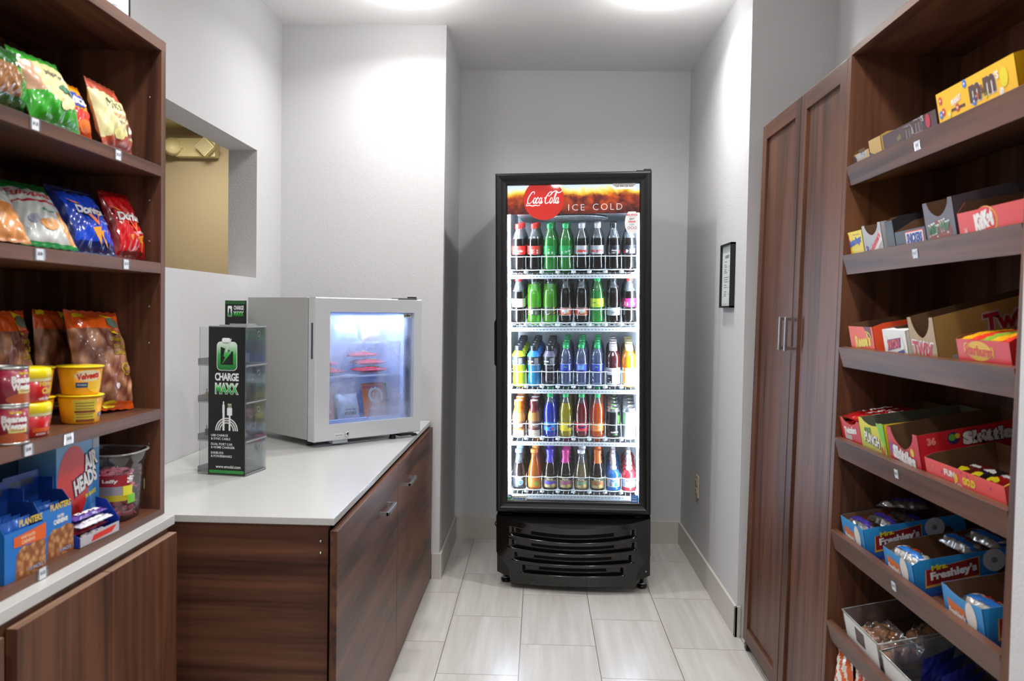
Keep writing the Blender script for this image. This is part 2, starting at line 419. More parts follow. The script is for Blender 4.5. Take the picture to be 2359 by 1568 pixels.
B(MB(), (-1.283, 2.275, 0), (-.56, 4.256, CT-.021), dark_in, off).build('body', e)  # solid body, coloured near black for the shade in the door gaps
B(MB(), (-1.283, 2.250, 0), (-.545, 2.272, CT-.021), wood_x, off).build('side_panel', e)
for y0, y1, hy in ((2.222, 3.198, 2.905), (3.203, 4.256, 3.395)):
    d = B(MB(), (-.533, y0, .012), (-.514, y1, CT-.030), wood_y, off, bev=.001).build('door', e)
    hd = MB()
    X0, X1, hz = -.514+.9, -.482+.9, .665
    for yy in (hy-.075, hy+.075): hd.box((X0, yy-3.2-.006, hz-.006), (X1, yy-3.2+.006, hz+.006), steel)
    hd.box((X1-.011, hy-3.2-.081, hz-.007), (X1, hy-3.2+.081, hz+.007), steel, bev=.002)
    hd.build('handle', d)
sc = [MB().lathe([(0, .004), (.003, .003), (.005, 0)], chrome, 10, TR(-.565+.9, 2.250-3.2, z, 0, 0, PI/2)).build('screw', e) for z in (.728, .697)]

# ------------------------------------------------------------------ left base cabinet, counter strip and shelf unit
props(MB().box((-1.285, .75, .798), (-.900, 2.120, .821), quartz, bev=.0015).build('countertop'), 'narrow white quartz counter strip under the left snack shelves', 'countertop')
e = empty('base_cabinet', (-1.1, 1.5, 0), label='dark walnut base cabinet with worn door edge below the left snack shelves', cat='cabinet'); off = (-1.1, 1.5, 0)
B(MB(), (-1.283, .75, 0), (-.91, 2.100, .797), wood_z, off).build('body', e)
worn = wood('worn_walnut_edge', '5e3c2a', 'a98a74', 1)
for y0, y1 in ((1.770, 2.098), (1.441, 1.768), (.80, 1.405)):
    d = B(MB(), (-.906, y0, .06), (-.885, y1, .783), wood_z, off, bev=.001); B(d, (-.905, y0+.001, .7828), (-.886, y1-.001, .7836), worn, off); d.build('door', e)
props(e, None)

e = empty('shelf_unit', (-1.1, 1.5, .821), label='dark walnut open snack shelves against the left wall', cat='shelf'); off = (-1.1, 1.5, .821)
XF = -.930
B(MB(), (-1.275, .75, .8215), (-1.268, 2.104, 1.99), wood_z, off).build('back_panel', e)
sp = B(MB(), (-1.283, 2.104, .8215), (XF, 2.128, 1.963), wood_z, off)
for z in (1.60, 1.50, 1.25, 1.34, 1.85, 1.0): sp.lathe([(0, .0006), (.0022, .0006), (.0028, 0)], steel, 10, TR(XF-.03+1.1, 2.104-1.5, z-.821, 0, 0, PI/2))
sp.build('side_panel', e)
B(MB(), (-1.283, .75, .8215), (XF, .77, 1.963), wood_z, off).build('side_panel', e)
B(MB(), (-1.283, .75, 1.963), (XF, 2.130, 1.990), wood_y, off, bev=.001).build('top_panel', e)
LS = {1: 1.684, 2: 1.447, 3: 1.088, 4: .838}
for k, z in LS.items():
    B(MB(), (-1.267, .771, z-(.026 if k < 4 else .0165)), (XF, 2.1035, z), wood_y, off, bev=.0008).build('shelf', e)
tagw = mat('price_tag_white', 'dcdfe4', .4); tagc = clear('tag_holder', 'd8d8de', .3, .1, 'c9ccd6', .35); inkd = C('2b2d33', .5)
def price_tag(parent, loc, rz, txt, M=None):
    t = MB(); t.box((-.017, -.0012, -.0105), (.017, 0, .0105), tagc, M); t.box((-.0115, -.0016, -.0105), (.0105, -.0012, .0105), tagw, M)
    F = Face(t, (lambda u, v, l: tuple((M or Matrix.Identity(4)) @ Vector((u, -.0016-.0003*l, v)))))
    F.text(txt, -.0005, .001, .016, .007, inkd, 1, bold=.03)
    o = t.build('price_tag', parent); o.location = loc; o.rotation_euler = (0, 0, rz); o['label'] = 'white price tag'
for y, z, t in ((1.572, 1.671, '$1.23'), (1.886, 1.671, '$1.23'), (1.586, 1.434, '$3.00'), (1.923, 1.434, '$1.23'), (1.548, 1.075, '$3.00'), (1.685, 1.075, '$3.00'), (1.593, .8325, '$1.23')):
    price_tag(e, (XF+1.1, y-1.5, z-.821+(.0008 if z < .84 else 0)), PI/2, t)

# ------------------------------------------------------------------ right tall cabinet and slanted-shelf unit (both lean very slightly)
TL = .014
RU = Matrix.Translation((.824, 0, 0)) @ Euler((0, TL, 0)).to_matrix().to_4x4()
def ru_empty(name, y, **k):
    return empty(name, M=RU @ Matrix.Translation((.03, y, 0)), **k)
e = ru_empty('tall_cabinet', 3.0, label='tall two-door walnut cabinet left of the candy shelves', cat='cabinet')
def L3(mb, a, b, mm, y, **k): return mb.box((a[0]-.03, a[1]-y, a[2]), (b[0]-.03, b[1]-y, b[2]), mm, **k)
cy = 3.0
L3(MB(), (.043, 2.536, .05), (.335, 3.46, 2.083), wood_z, cy).build('body', e)
L3(MB(), (.05, 2.54, .002), (.335, 3.455, .05), tile_trim, cy).build('plinth', e)
L3(MB(), (.028, 3.44, .006), (.05, 3.47, .03), blk, cy).build('foot', e)
for y0, y1, hy in ((2.978, 3.470, 3.005), (2.536, 2.970, 2.935)):
    d = MB(); s, zb, zt, xf = .058, .045, 2.085, .02
    for a, b in (((xf, y0, zb), (xf+.021, y0+s, zt)), ((xf, y1-s, zb), (xf+.021, y1, zt))): L3(d, a, b, wood_z, cy, bev=.002)
    for a, b in (((xf+.0004, y0+s-.001, zb), (xf+.021, y1-s+.001, zb+s)), ((xf+.0004, y0+s-.001, zt-s), (xf+.021, y1-s+.001, zt))): L3(d, a, b, wood_y, cy, bev=.001)
    L3(d, (xf+.010, y0+s-.003, zb+s-.003), (xf+.018, y1-s+.003, zt-s+.003), wood_z, cy)
    d = d.build('door', e)
    hd = MB(); z0, z1 = 1.228, 1.336
    for z in (z0+.005, z1-.005): L3(hd, (-.014, hy-.005, z-.005), (.021, hy+.005, z+.005), steel, cy)
    L3(hd, (-.016, hy-.006, z0-.003), (-.006, hy+.006, z1+.003), steel, cy, bev=.002); hd.build('handle', d)

e = ru_empty('candy_shelf_unit', 2.05, label='tall walnut display unit with six slanted candy shelves by the right wall', cat='shelf'); cy = 2.05
L3(MB(), (.020, 2.505, .0), (.335, 2.532, 2.085), wood_z, cy).build('side_panel', e)
L3(MB(), (.020, 1.558, .0), (.335, 1.586, 2.085), wood_z, cy).build('side_panel', e)
L3(MB(), (.022, 1.560, 2.085), (.335, 2.532, 2.106), wood_y, cy, bev=.001).build('top_panel', e)
L3(MB(), (.325, 1.587, .02), (.333, 2.504, 2.084), wood_z, cy).build('back_panel', e)
SA = .20                                                  # slope of the shelves
SO = {}                                                   # frame of each shelf surface in unit coordinates
ZT = {1: 1.769, 2: 1.518, 3: 1.256, 4: .997, 5: .731, 6: .466, 7: .20}
LH, LT = .036, .018
for k, zt in ZT.items():
    s, nrm = Vector((cos(SA), 0, sin(SA))), Vector((-sin(SA), 0, cos(SA)))
    top = Vector((.018, 0, zt)); org = top + s*LT - nrm*LH
    M = Matrix.Translation(org) @ Euler((0, -SA, 0)).to_matrix().to_4x4(); SO[k] = RU @ M
    Ml = Matrix.Translation((-.03, -cy, 0)) @ M
    sh = MB(); sh.box((0, 1.587, -.018), (.275, 2.504, 0), wood_y, Ml); sh.box((-LT, 1.587, -.020), (0, 2.504, LH), wood_y, Ml, bev=.0008)
    sh = sh.build('shelf', e)
    for ty, kk, tx in ((2.05, 1, '$1.23'), (2.035, 2, '$1.23'), (2.08, 4, '$1.23'), (2.065, 5, '$1.23')):
        if kk == k:
            o = None
            t = MB(); Mt = Ml @ Matrix.Translation((-LT, ty, .010)) @ Euler((0, 0, -PI/2)).to_matrix().to_4x4()
            t.box((-.015, -.0012, -.0105), (.015, 0, .0105), tagc, Mt); t.box((-.0095, -.0016, -.0105), (.0095, -.0012, .0105), tagw, Mt)
            Face(t, (lambda u, v, l: tuple(Mt @ Vector((u, -.0016-.0003*l, v))))).text(tx, 0, .001, .014, .007, inkd, 1, bold=.03)
            t.build('price_tag', sh)['label'] = 'white price tag'
def on_shelf(k, yfar, depth=.0015, lift=0., rz=0.):
    """matrix for a thing whose front faces the room (-x of the unit); local x runs toward the camera"""
    return SO[k] @ Matrix.Translation((depth, yfar, lift)) @ Euler((0, 0, -PI/2+rz)).to_matrix().to_4x4()

# ------------------------------------------------------------------ drinks cooler
COOL = Matrix.Translation((.188, 4.15, .0075)) @ Euler((0, -.019, -.075)).to_matrix().to_4x4()
CE = empty('drinks_cooler', M=COOL, label='tall black glass-door drinks cooler full of bottles against the back wall', cat='refrigerator')
blkp = mat('cooler_black', '0b0b0c', .33); grill = mat('grille_black', '0d0d0e', .16, coat=.4)
whitein = mat('cooler_liner', 'dfe6ea', .4); rubber = mat('gasket', '1b1b1c', .7)
led = mat('led_strip', 'ffffff', .5, emit='e4eeff', es=150)
c = MB(); X = .372
c.box((-X, .055, .10), (-X+.035, .735, 1.995), blkp); c.box((X-.035, .055, .10), (X, .735, 1.995), blkp)
c.box((-X+.035, .70, .10), (X-.035, .735, 1.995), blkp); c.box((-X+.035, .055, 1.955), (X-.035, .70, 1.995), blkp); c.box((-X+.035, .055, .10), (X-.035, .70, .375), blkp)
c.build('cabinet', CE)
c = MB(); Y1 = .66
c.box((-X+.036, .056, .376), (-X+.046, Y1, 1.954), whitein); c.box((X-.046, .056, .376), (X-.036, Y1, 1.954), whitein)
c.box((-X+.046, Y1-.01, .376), (X-.046, Y1, 1.954), whitein); c.box((-X+.046, .056, 1.944), (X-.046, Y1-.01, 1.954), whitein); c.box((-X+.046, .056, .376), (X-.046, Y1-.01, .395), whitein)
c.build('liner', CE)
ev = MB(); hz = 1.815
ev.box((-.29, .10, hz+.012), (.29, .60, 1.94), whitein)
for k in range(44):
    a = 2*PI*k/44
    if k % 11: ev.box((.045, -.0008, -.002), (.166, .0008, .004), whitein, Matrix.Translation((0, .34, hz)) @ Matrix.Rotation(a, 4, 'Z'))
for r in (.045, .075, .105, .135, .168): ev.tube([(r*cos(2*PI*k/40), .34+r*sin(2*PI*k/40), hz) for k in range(40)], .0025, whitein, 5, closed=True)
ev.lathe([(0, hz-.004), (.045, hz-.002), (.045, hz+.012)], whitein, 24, Matrix.Translation((0, .34, 0)))
ev.lathe([(.16, hz+.010), (.165, hz+.012)], C('3a3f44', .6), 24, Matrix.Translation((0, .34, 0)))
ev.build('fan_guard', CE)
for s in (-1, 1):
    MB().box((s*.312-.006, .062, .44), (s*.312+.006, .070, 1.90), led).build('led_strip', CE)
# wire shelves with a scalloped front fence
SZ = [1.527, 1.268, .963, .705, .443]          # where the bottles stand
LANE = [-.2725+.0778*k for k in range(8)]
wirew = mat('white_wire', 'e9edf0', .3); slot = C('8d9499', .5)
SLOPE = .14
def tilt(z): return Matrix.Translation((0, .104, z)) @ Matrix.Rotation(SLOPE, 4, 'X') @ Matrix.Translation((0, -.104, -z))
for z in SZ:
    s = MB()
    s.box((-.312, .088, z-.026), (.312, .096, z-.006), wirew, bev=.002)
    for k in range(36): s.box((-.300+k*.0168, .0872, z-.018), (-.291+k*.0168, .0880, z-.014), slot)
    for k in range(25): s.box((-.3045+k*.0254-.0012, .096, z-.006), (-.3045+k*.0254+.0012, .60, z-.0015), wirew)
    for y in (.20, .38, .598): s.box((-.312, y-.003, z-.012), (.312, y+.003, z-.006), wirew)
    s.box((-.314, .09, z-.012), (-.309, .60, z-.002), wirew); s.box((.309, .09, z-.012), (.314, .60, z-.002), wirew)
    s.v = [tuple(tilt(z) @ Vector(p)) for p in s.v]; s = s.build('wire_shelf', CE)
    f = MB()
    for hh, rr in ((.082, .0022), (.016, .0028)):
        pts = [(-.312+.624*k/96, .104-.012*abs(sin(PI*(-.312+.624*k/96-LANE[0]+.0389)/.0778)), z+hh) for k in range(97)]
        f.tube(pts, rr, wirew, 5)
    for k in range(9): x = LANE[0]-.0389+.0778*k; f.tube([(x, .104, z-.004), (x, .104, z+.082), (x, .17, z+.084)], .0012, wirew, 5)
    for x in (-.312, .312): f.tube([(x, .104, z-.004), (x, .104, z+.082), (x, .5, z+.05)], .0018, wirew, 5)
    for k in range(9):
        x = LANE[0]-.0389+.0778*k; f.prism([(x-.011, .1085), (x, .102), (x+.011, .1085), (x+.0025, .135), (x-.0025, .135)], z-.001, z+.012, wirew)
    f.v = [tuple(tilt(z) @ Vector(p)) for p in f.v]; f.build('front_fence', s)
# door
D0 = .366
dr = MB()
prof = [(0, .052), (0, .008), (.004, .002), (.010, 0), (.020, .001), (.026, .006), (.038, .010), (.050, .011), (.053, .015), (.056, .022), (.058, .040), (.058, .052)]
rings = []
for t, y in prof: rings.append([(-.3725+t, y, D0+t), (.3725-t, y, D0+t), (.3725-t, y, 2.002-t), (-.3725+t, y, 2.002-t)])
vs = [p for r in rings for p in r]; n = len(rings)
fs = [(i*4+k, i*4+(k+1) % 4, ((i+1) % n)*4+(k+1) % 4, ((i+1) % n)*4+k) for i in range(n) for k in range(4)]
dr.add(vs, fs, blkp); door = dr.build('door', CE)
MB().box((-.318, .020, .415), (.318, .026, 1.948), glass_m).build('door_glass', door)['label'] = 'clear glass pane'
g = MB(); sil = mat('silver_trim', 'aab0b6', .3, .8)
g.box((-.317, .030, .404), (.317, .05, .424), sil); g.box((-.317, .0285, .420), (.317, .046, .4255), sil, bev=.001)
g.build('lower_rail', door)
# header graphic
def header_material():
    m = mat('cola_header_print', 'ffffff', .35); N, L = nodes(m); b = N['Principled BSDF']
    tc = N.new('ShaderNodeTexCoord'); sp = N.new('ShaderNodeSeparateXYZ'); L.new(tc.outputs['Object'], sp.inputs[0])
    def noise(s, d, dist=0.):
        n = N.new('ShaderNodeTexNoise'); n.inputs['Scale'].default_value = s; n.inputs['Detail'].default_value = d; n.inputs['Distortion'].default_value = dist
        L.new(tc.outputs['Object'], n.inputs['Vector']); return n.outputs['Fac']
    a, c2 = noise(13, 4, .5), noise(17, 6, .9)
    mr = N.new('ShaderNodeMapRange'); mr.inputs['From Min'].default_value = 1.808; mr.inputs['From Max'].default_value = 1.948; L.new(sp.outputs[2], mr.inputs['Value'])
    ad = N.new('ShaderNodeMath'); ad.operation = 'MULTIPLY_ADD'; ad.inputs[1].default_value = .55; L.new(a, ad.inputs[0]); L.new(mr.outputs[0], ad.inputs[2])
    sb = N.new('ShaderNodeMath'); sb.operation = 'SUBTRACT'; sb.inputs[1].default_value = .27; L.new(ad.outputs[0], sb.inputs[0])
    r = N.new('ShaderNodeValToRGB'); L.new(sb.outputs[0], r.inputs[0]); E = r.color_ramp.elements
    for p, col in ((.0, '5a1606'), (.55, 'c04a0a'), (.66, 'd8860e'), (.74, 'f2c230'), (.82, 'f6e79c'), (.9, 'dfe6ea')):
        e = E.new(p) if p not in (0.,) else E[0]; e.color = lin(col)
    E[len(E)-1].color = lin('dbe6f2')
    r2 = N.new('ShaderNodeValToRGB'); L.new(c2, r2.inputs[0]); r2.color_ramp.elements[0].position = .38; r2.color_ramp.elements[1].position = .62
    r2.color_ramp.elements[0].color = lin('8a4a2a'); r2.color_ramp.elements[1].color = (1.25, 1.1, .9, 1)
    mk = N.new('ShaderNodeMapRange'); mk.inputs['From Min'].default_value = .60; mk.inputs['From Max'].default_value = .72; mk.inputs['To Min'].default_value = 1; mk.inputs['To Max'].default_value = .0
    L.new(sb.outputs[0], mk.inputs['Value'])
    x = N.new('ShaderNodeMix'); x.data_type = 'RGBA'; x.blend_type = 'MULTIPLY'; L.new(mk.outputs[0], x.inputs['Factor']); L.new(r.outputs[0], x.inputs[6]); L.new(r2.outputs[0], x.inputs[7])
    L.new(x.outputs[2], b.inputs['Base Color']); L.new(x.outputs[2], b.inputs['Emission Color']); b.inputs['Emission Strength'].default_value = 1.0  # emission stands in for cooler light shining through the print
    return m
hm = header_material()
def backlit(h, s=.7): return mat('backlit_'+h, h, .4, emit=h, es=s)  # glow put into the colour in place of light from behind
wt = backlit('f4f2f2', .9); redc = backlit('ee2a16', .5)
hp = MB(); hp.box((-.317, .0275, 1.807), (.317, .031, 1.947), hm)
F = front_face(hp, 0, 0, .0272)
F.poly([(-.140+.098*cos(2*PI*k/48), min(1.9465, 1.877+.098*sin(2*PI*k/48))) for k in range(48)], redc, 1)
def script_logo(F, u, v, w, m, l, lw=.052):
    k = w/3.75
    P = lambda pts: [(u+(x+.28*y-1.85)*k, v+(y-.45)*k*1.25) for x, y in pts]
    def ell(cx, cy, rx, ry): return [(cx+rx*cos(2*PI*i/10+1.2), cy+ry*sin(2*PI*i/10+1.2)) for i in range(11)]
    W = lw*k*2.3
    for pts in ([(.62,.78),(.58,.98),(.36,.98),(.12,.62),(.04,.28),(.14,.02),(.4,.02),(.6,.25)], ell(.80,.25,.13,.24),
                [(1.18,.40),(1.10,.52),(.98,.30),(1.0,.05),(1.12,.01),(1.26,.18)], ell(1.42,.25,.13,.24), [(1.56,.5),(1.52,.06),(1.62,.02),(1.7,.15)],
                [(1.80,.45),(1.90,.47)],
                [(2.52,.74),(2.46,.98),(2.22,.92),(2.00,.56),(1.95,.22),(2.06,.01),(2.3,.03),(2.46,.22)], [(2.12,.7),(2.3,.62),(2.55,.92),(2.9,1.06),(3.2,.90),(3.5,1.0),(3.62,1.14)],
                ell(2.60,.25,.13,.24), [(2.82,.45),(2.93,.92),(3.02,.98),(2.94,.5),(2.90,.08),(3.0,.01),(3.08,.12)], ell(3.22,.25,.13,.24), [(3.36,.5),(3.32,.06),(3.42,.02),(3.5,.15)],
                [(.10,.10),(.02,-.18),(.35,-.16),(.7,-.22),(1.0,-.16),(1.25,-.2),(1.5,-.14)]):
        F.stroke(P(pts), W, m, l, 6)
script_logo(F, -.141, 1.884, .166, wt, 3)
F.text('ICE', .0165, 1.8375, .078, .030, wt, 3, bold=-.004, space=1.35); F.text('COLD', .165, 1.8385, .140, .031, wt, 3, bold=-.004, space=1.35)
hp.build('header_panel', door)['label'] = 'red and amber cola header graphic'
def sticker(nm, fn, lab, y=.0198):
    s = MB(); fn(s, front_face(s, 0, 0, y)); s.build(nm, door)['label'] = lab
sw = C('e9e7e4', .4)
def f(s, F): s.box((.190, .0185, 1.920), (.296, .0197, 1.950), sw); F.pos = front_face(s, 0, 0, .0185).pos; F.text('Call: 844-228-2653', .243, 1.934, .086, .008, C('33333a'), 1, bold=.02); F.text('for service or equipment', .243, 1.9455, .08, .0035, C('8f8f93'), 1)
sticker('phone_sticker', f, 'white phone number sticker')
def f(s, F):
    s.prism([(.281+.034*cos(a)*(1 if abs(cos(a)) < .9 else 1), 1.761+.052*max(-1, min(1, 1.15*sin(a)))) for a in [2*PI*k/24 for k in range(24)]], .0187, .0195, sw, axes=(0, 2, 1))
    F.pos = front_face(s, 0, 0, .0187).pos; pk = C('d8354f'); gy = C('55585f'); bl = C('3aa0b8')
    F.text('BALANCE', .281, 1.798, .052, .009, pk, 1, .03); F.text('WHAT YOU', .281, 1.7885, .04, .005, C('b8b6b4'), 1); F.text('EAT', .281, 1.778, .022, .0085, gy, 1, .03); F.text('DRINK', .281, 1.765, .036, .009, pk, 1, .03)
    F.text('&', .272, 1.752, .006, .008, C('b8b6b4'), 1); F.text('DO', .284, 1.752, .014, .008, bl, 1, .02)
    for k in range(3):
        a = [(.266+.015*k+.006*cos(2*PI*i/14), 1.736+.006*sin(2*PI*i/14)) for i in range(15)]; F.stroke(a, .0016, (C('6f6a80'), pk, C('6f6a80'))[k], 1, 1, False)
sticker('balance_sticker', f, 'white rounded sticker with red lettering')
def f(s, F):
    s.box((-.300, .0187, .418), (-.224, .0195, .441), C('cfd6c6', .4)); s.lathe([(.0165, 0), (.0165, .0008)], C('dfe3dc', .4), 24, TR(-.309, .0195, .434, 0, 0, PI/2))
    F.pos = front_face(s, 0, 0, .0184).pos; F.text('Imbera', -.262, .429, .062, .013, C('2a63b8'), 1, .03, .25)
    F.poly([(-.309+.012*cos(a), .434+.012*sin(a)) for a in [PI+PI*k/10 for k in range(11)]], C('2f9a4c'), 1); F.stroke([(-.313, .441), (-.303, .443), (-.298, .436), (-.303, .428)], .005, C('2a6fc0'), 2, 4)
sticker('maker_sticker', f, 'white maker sticker with blue lettering')
def f(s, F):
    s.box((.279, .0187, .420), (.314, .0195, .456), C('2d7fd6', .4)); F.pos = front_face(s, 0, 0, .0187).pos
    F.text('energy', .295, .440, .024, .006, sw, 1, .01, .3); F.stroke([(.284, .446), (.296, .453), (.309, .446)], .001, sw, 1, 4, False); F.rect(.284, .424, .309, .426, sw); F.rect(.284, .429, .309, .431, sw)
sticker('energy_sticker', f, 'blue energy label')
hd = MB(); hd.prism([(-.3725, 1.075), (-.379, 1.085), (-.379, 1.285), (-.3725, 1.30)], -.002, .03, blkg, axes=(0, 2, 1)); hd.build('handle', door)
hd = MB(); hd.box((.30, .01, 2.002), (.372, .07, 2.006), blkp); hd.box((.335, .02, 2.006), (.37, .05, 2.014), blkp, bev=.002); hd.build('hinge', CE)

# bulged kick grille with four curved louvres
SL = [(.292, .30), (.228, .30), (.166, .285), (.104, .245)]
def hw(z): return .3715 if z > .17 else (.3715-(.17-z)/.07*.06 if z > .10 else .3115-(.10-z)*.15)
def gfn(u, v):
    z0 = .022+.326*v; h = hw(z0); x = h*(2*u-1); q = 1-(x/.3715)**2; k = v
    y = -(.045+.055*k)*q; z = z0-.034*k*q
    for zc, wd in SL:
        t = (z0-zc)/.022; e = abs(x)/wd
        if e < 1.0 and abs(t) < 1:
            edge = min(1, (1-e)*14); prof_ = (1 if t > -.45 else max(0, (t+1)/.55)) if t < .8 else max(0, (1-t)/.2)
            y += .026*edge*prof_
        elif e < 1.02 and -1.25 < t <= -1: y -= .003
    return (x, y, z)
slot_shade_m = mat('louvre_shade_black', '020202', .9)  # black painted on the slot faces as the shade inside the louvres
def gm(u, v):
    z0 = .022+.326*v; x = hw(z0)*(2*u-1)
    for zc, wd in SL:
        if abs(x) < wd*.66 and -.1 < (z0-zc)/.022 < .75: return slot_shade_m
    return grill
kg = MB(); kg.grid(120, 110, gfn, gm)
# top cover of the bulge and the toe piece
n = 40; top = [gfn(k/n, 1) for k in range(n+1)]
kg.add(top+[(p[0], .05, .352) for p in top], [(k, k+1, n+2+k, n+1+k) for k in range(n)], grill, smooth=True)
bot = [gfn(k/n, 0) for k in range(n+1)]
kg.add(bot+[(p[0], p[1]+.035, .006) for p in bot], [(k, k+1, n+2+k, n+1+k) for k in range(n)], grill)
for s in (-1, 1):
    kg.prism([(s*.3715, .350), (s*.3715, .02+.045), (s*.330, .045), (s*.300, .045), (s*.300, .35)], .03, .05, blkp, axes=(0, 2, 1))
    kg.lathe([(.020, 0), (.022, .004), (.012, .006), (.010, .012), (0, .012)], blkg, 18, TR(s*.350, .01-.004, .275, 0, 0, PI/2))
kg.lathe([(0, 0), (.0035, .0015)], steel, 10, TR(.352, .028, .085, 0, 0, PI/2))
kg.build('kick_grille', CE, fix=False)
for x in (-.335, .335):
    for y in (.09, .66):
        zf = -.0075+.019*x*-1*-1
        ft = MB(); zb = -.0073-(.019*x if x > 0 else .019*x); ft.lathe([(.022, zb), (.024, zb+.006), (.024, zb+.016), (.009, zb+.018), (.009, .11)], blkg, 18, Matrix.Translation((x, y, 0)))
        ft.lathe([(.016, zb+.018), (.018, zb+.022), (.016, zb+.026), (.0095, zb+.027)], steel, 6, Matrix.Translation((x, y, 0)), cap=False); ft.build('foot', CE)
MB().tube([(-.372, .12, .30)]+[(-.372-.020*sin(PI*k/10), .12, .30-.045*k/10) for k in range(1, 10)]+[(-.372, .12, .255)], .003, blkg, 6).build('power_cord', CE)

# ------------------------------------------------------------------ bottles and cans
def liquid(h, fac=.7, rough=.06):
    """coloured drink seen through clear plastic: part see-through, part body colour"""
    k = 'drink_%s_%d' % (h, fac*100)
    return clear(k, h, .3, rough, h, fac)
plastic_top = clear('clear_pet', 'e3ecef', .35, .05, 'e6eef2', .16)
cola = mat('cola_drink', '0b0503', .06); 
def petal(r, z, a):
    if z < .022 and r > .005: q = abs(sin(2.5*a)); return (r*(1-.10*(1-q)), z+.006*(1-q)*(z < .004))
    return (r, z)
def soda20(liq, clr=plastic_top, fill=.168):
    b = MB(); P = [(.012, .004, liq), (.026, .001, liq), (.0335, .014, liq), (.0345, .028, liq), (.0325, .050, liq), (.0310, .070, liq), (.0335, .092, liq), (.0342, .112, liq), (.0335, .130, liq), (.0325, .145, liq), (.0295, fill, clr), (.0225, .188, clr), (.0155, .206, clr), (.0132, .216, clr), (.0132, .232, clr)]
    b.lathe(P, liq, 25, mod=petal); return b
def cap(mb, r, z0, z1, m):
    mb.lathe([(r, z0), (r+.0006, z0+.002), (r, z1-.0015), (r-.0015, z1), (0, z1)], m, 20); return mb
def tall(liq, P, clr=plastic_top):
    b = MB(); b.lathe([(p[0], p[1], liq if (len(p) < 3 or p[2] == 'l') else clr) for p in P], liq, 24); return b
PB = {}
def band(r, z0, z1, m, art=None, seg=40):
    """printed sleeve; art(F) draws on it, u = arc length from the front, v from its lower edge"""
    if isinstance(r, (int, float)): r = (r, r)
    s = MB(); s.lathe([(r[0], z0), (r[1], z1)], m, seg, cap=False)
    if art: art(Face(s, lambda u, v, l: ((r[0]+EPS*.8*l)*sin(u/r[0]), -(r[0]+EPS*.8*l)*cos(u/r[0]), z0+v), .004))
    return s
W_ = C('f2f0ec', .4); K_ = C('16161a', .35); R_ = C('d8261c', .4); YL = C('f2dc1e', .4); SV = C('b9bcc2', .35)
def small_print(F, u0, v0, w_, h_, m, n=4):
    for k in range(n): F.rect(u0, v0+h_*k/n, u0+w_*(.6+.4*((k*7) % 3)/2), v0+h_*(k+.5)/n, m, 1)
PR = {}
def product(key, parts, label, cat='bottle'):
    """parts: list of (name, MB, optional label). Builds the first instance, later ones are copies."""
    PR[key] = dict(parts=parts, label=label, cat=cat, root=None)
def a_coke(F):
    F.text('Enjoy Coke', .004, .016, .046, .014, W_, 1, .02, .35); small_print(F, -.018, .003, .03, .006, W_, 2); F.rect(-.03, .004, -.024, .026, C('f1d9c6'))
def a_coke2(F): F.rect(.012, .004, .020, .013, W_); F.rect(.012, .016, .020, .024, W_); small_print(F, -.022, .004, .026, .022, C('f3c8bd'), 6)
def a_sprite(F): F.text('Sprite', .012, .014, .030, .013, W_, 1, .03, .3, .25); F.rect(-.02, .003, -.014, .014, C('cfe8c9'))
def a_sprite2(F): F.rect(-.012, .003, -.004, .013, C('d5efd0')); F.rect(.006, .003, .013, .013, C('d5efd0')); F.ell(-.006, .023, .004, .0025, YL)
def a_diet(F): F.rect(-.022, .009, .024, .020, C('d9372c')); F.rect(.006, .003, .012, .013, W_); small_print(F, -.018, .021, .03, .004, C('7a4a4a'), 1)
def a_diet2(F): F.rect(-.034, .009, -.012, .020, C('d9372c')); F.rect(-.004, .009, .028, .020, C('d9372c')); F.text('Coke', .014, .0145, .022, .009, W_, 2, .02, .2)
def a_zero(F): F.text('Enjoy', .002, .016, .026, .011, W_, 1, .0, .3); small_print(F, -.012, .003, .026, .004, W_, 2); F.rect(.026, .004, .034, .017, R_); F.poly([(-.028, 0), (-.02, 0), (-.028, .008)], C('e8d8d0'))
def a_zero2(F): F.rect(.002, .003, .03, .024, C('e6e9f0')); small_print(F, -.018, .006, .014, .016, W_, 4); F.rect(-.026, .004, -.022, .014, R_)
pet = [('cap', cap(MB(), .0148, .219, .2405, m), None) for m in ()]
def S(key, liq, capm, lm, art, z0, z1, label, fill=.168, clr=plastic_top, r=.0349):
    product(key, [('bottle_body', soda20(liq, clr, fill)), ('cap', cap(MB(), .0156, .2165, .2405, capm)), ('label', band(r, z0, z1, lm, art))], label)
redp = C('e8352c', .35, 'plastic'); grncap = C('1fa25a', .35, 'plastic'); blkcap = C('1b1c22', .35, 'plastic'); silcap = C('c9ced6', .3, 'plastic')
gspr = liquid('3fdc58', .42); gspr_t = clear('green_pet', '8fe59a', .35, .05, '5fe070', .3); mtn = liquid('7ee02a', .45)
S('coke', cola, redp, C('dd3028', .4), a_coke, .092, .134, 'red-capped cola bottle with red label')
S('coke_b', cola, redp, C('d8372c', .4), a_coke2, .092, .134, 'red-capped cola bottle showing its barcode side')
S('sprite_b', gspr, grncap, C('1f9a4a', .4), a_sprite2, .092, .134, 'green soda bottle with twin white print blocks', clr=gspr_t)
S('sprite', gspr, grncap, C('1f9a4a', .4), a_sprite, .092, .134, 'green soda bottle with white script label', clr=gspr_t)
S('diet', cola, silcap, C('bfc1c6', .35), a_diet, .092, .134, 'silver-label cola bottle with red block')
S('diet_b', cola, silcap, C('bfc1c6', .35), a_diet2, .092, .134, 'silver-label cola bottle with red stripe')
S('zero', cola, blkcap, C('17171b', .35), a_zero, .092, .134, 'black-label cola bottle with white script')
S('zero_b', cola, blkcap, C('17171b', .35), a_zero2, .092, .134, 'black-label cola bottle with white panel')
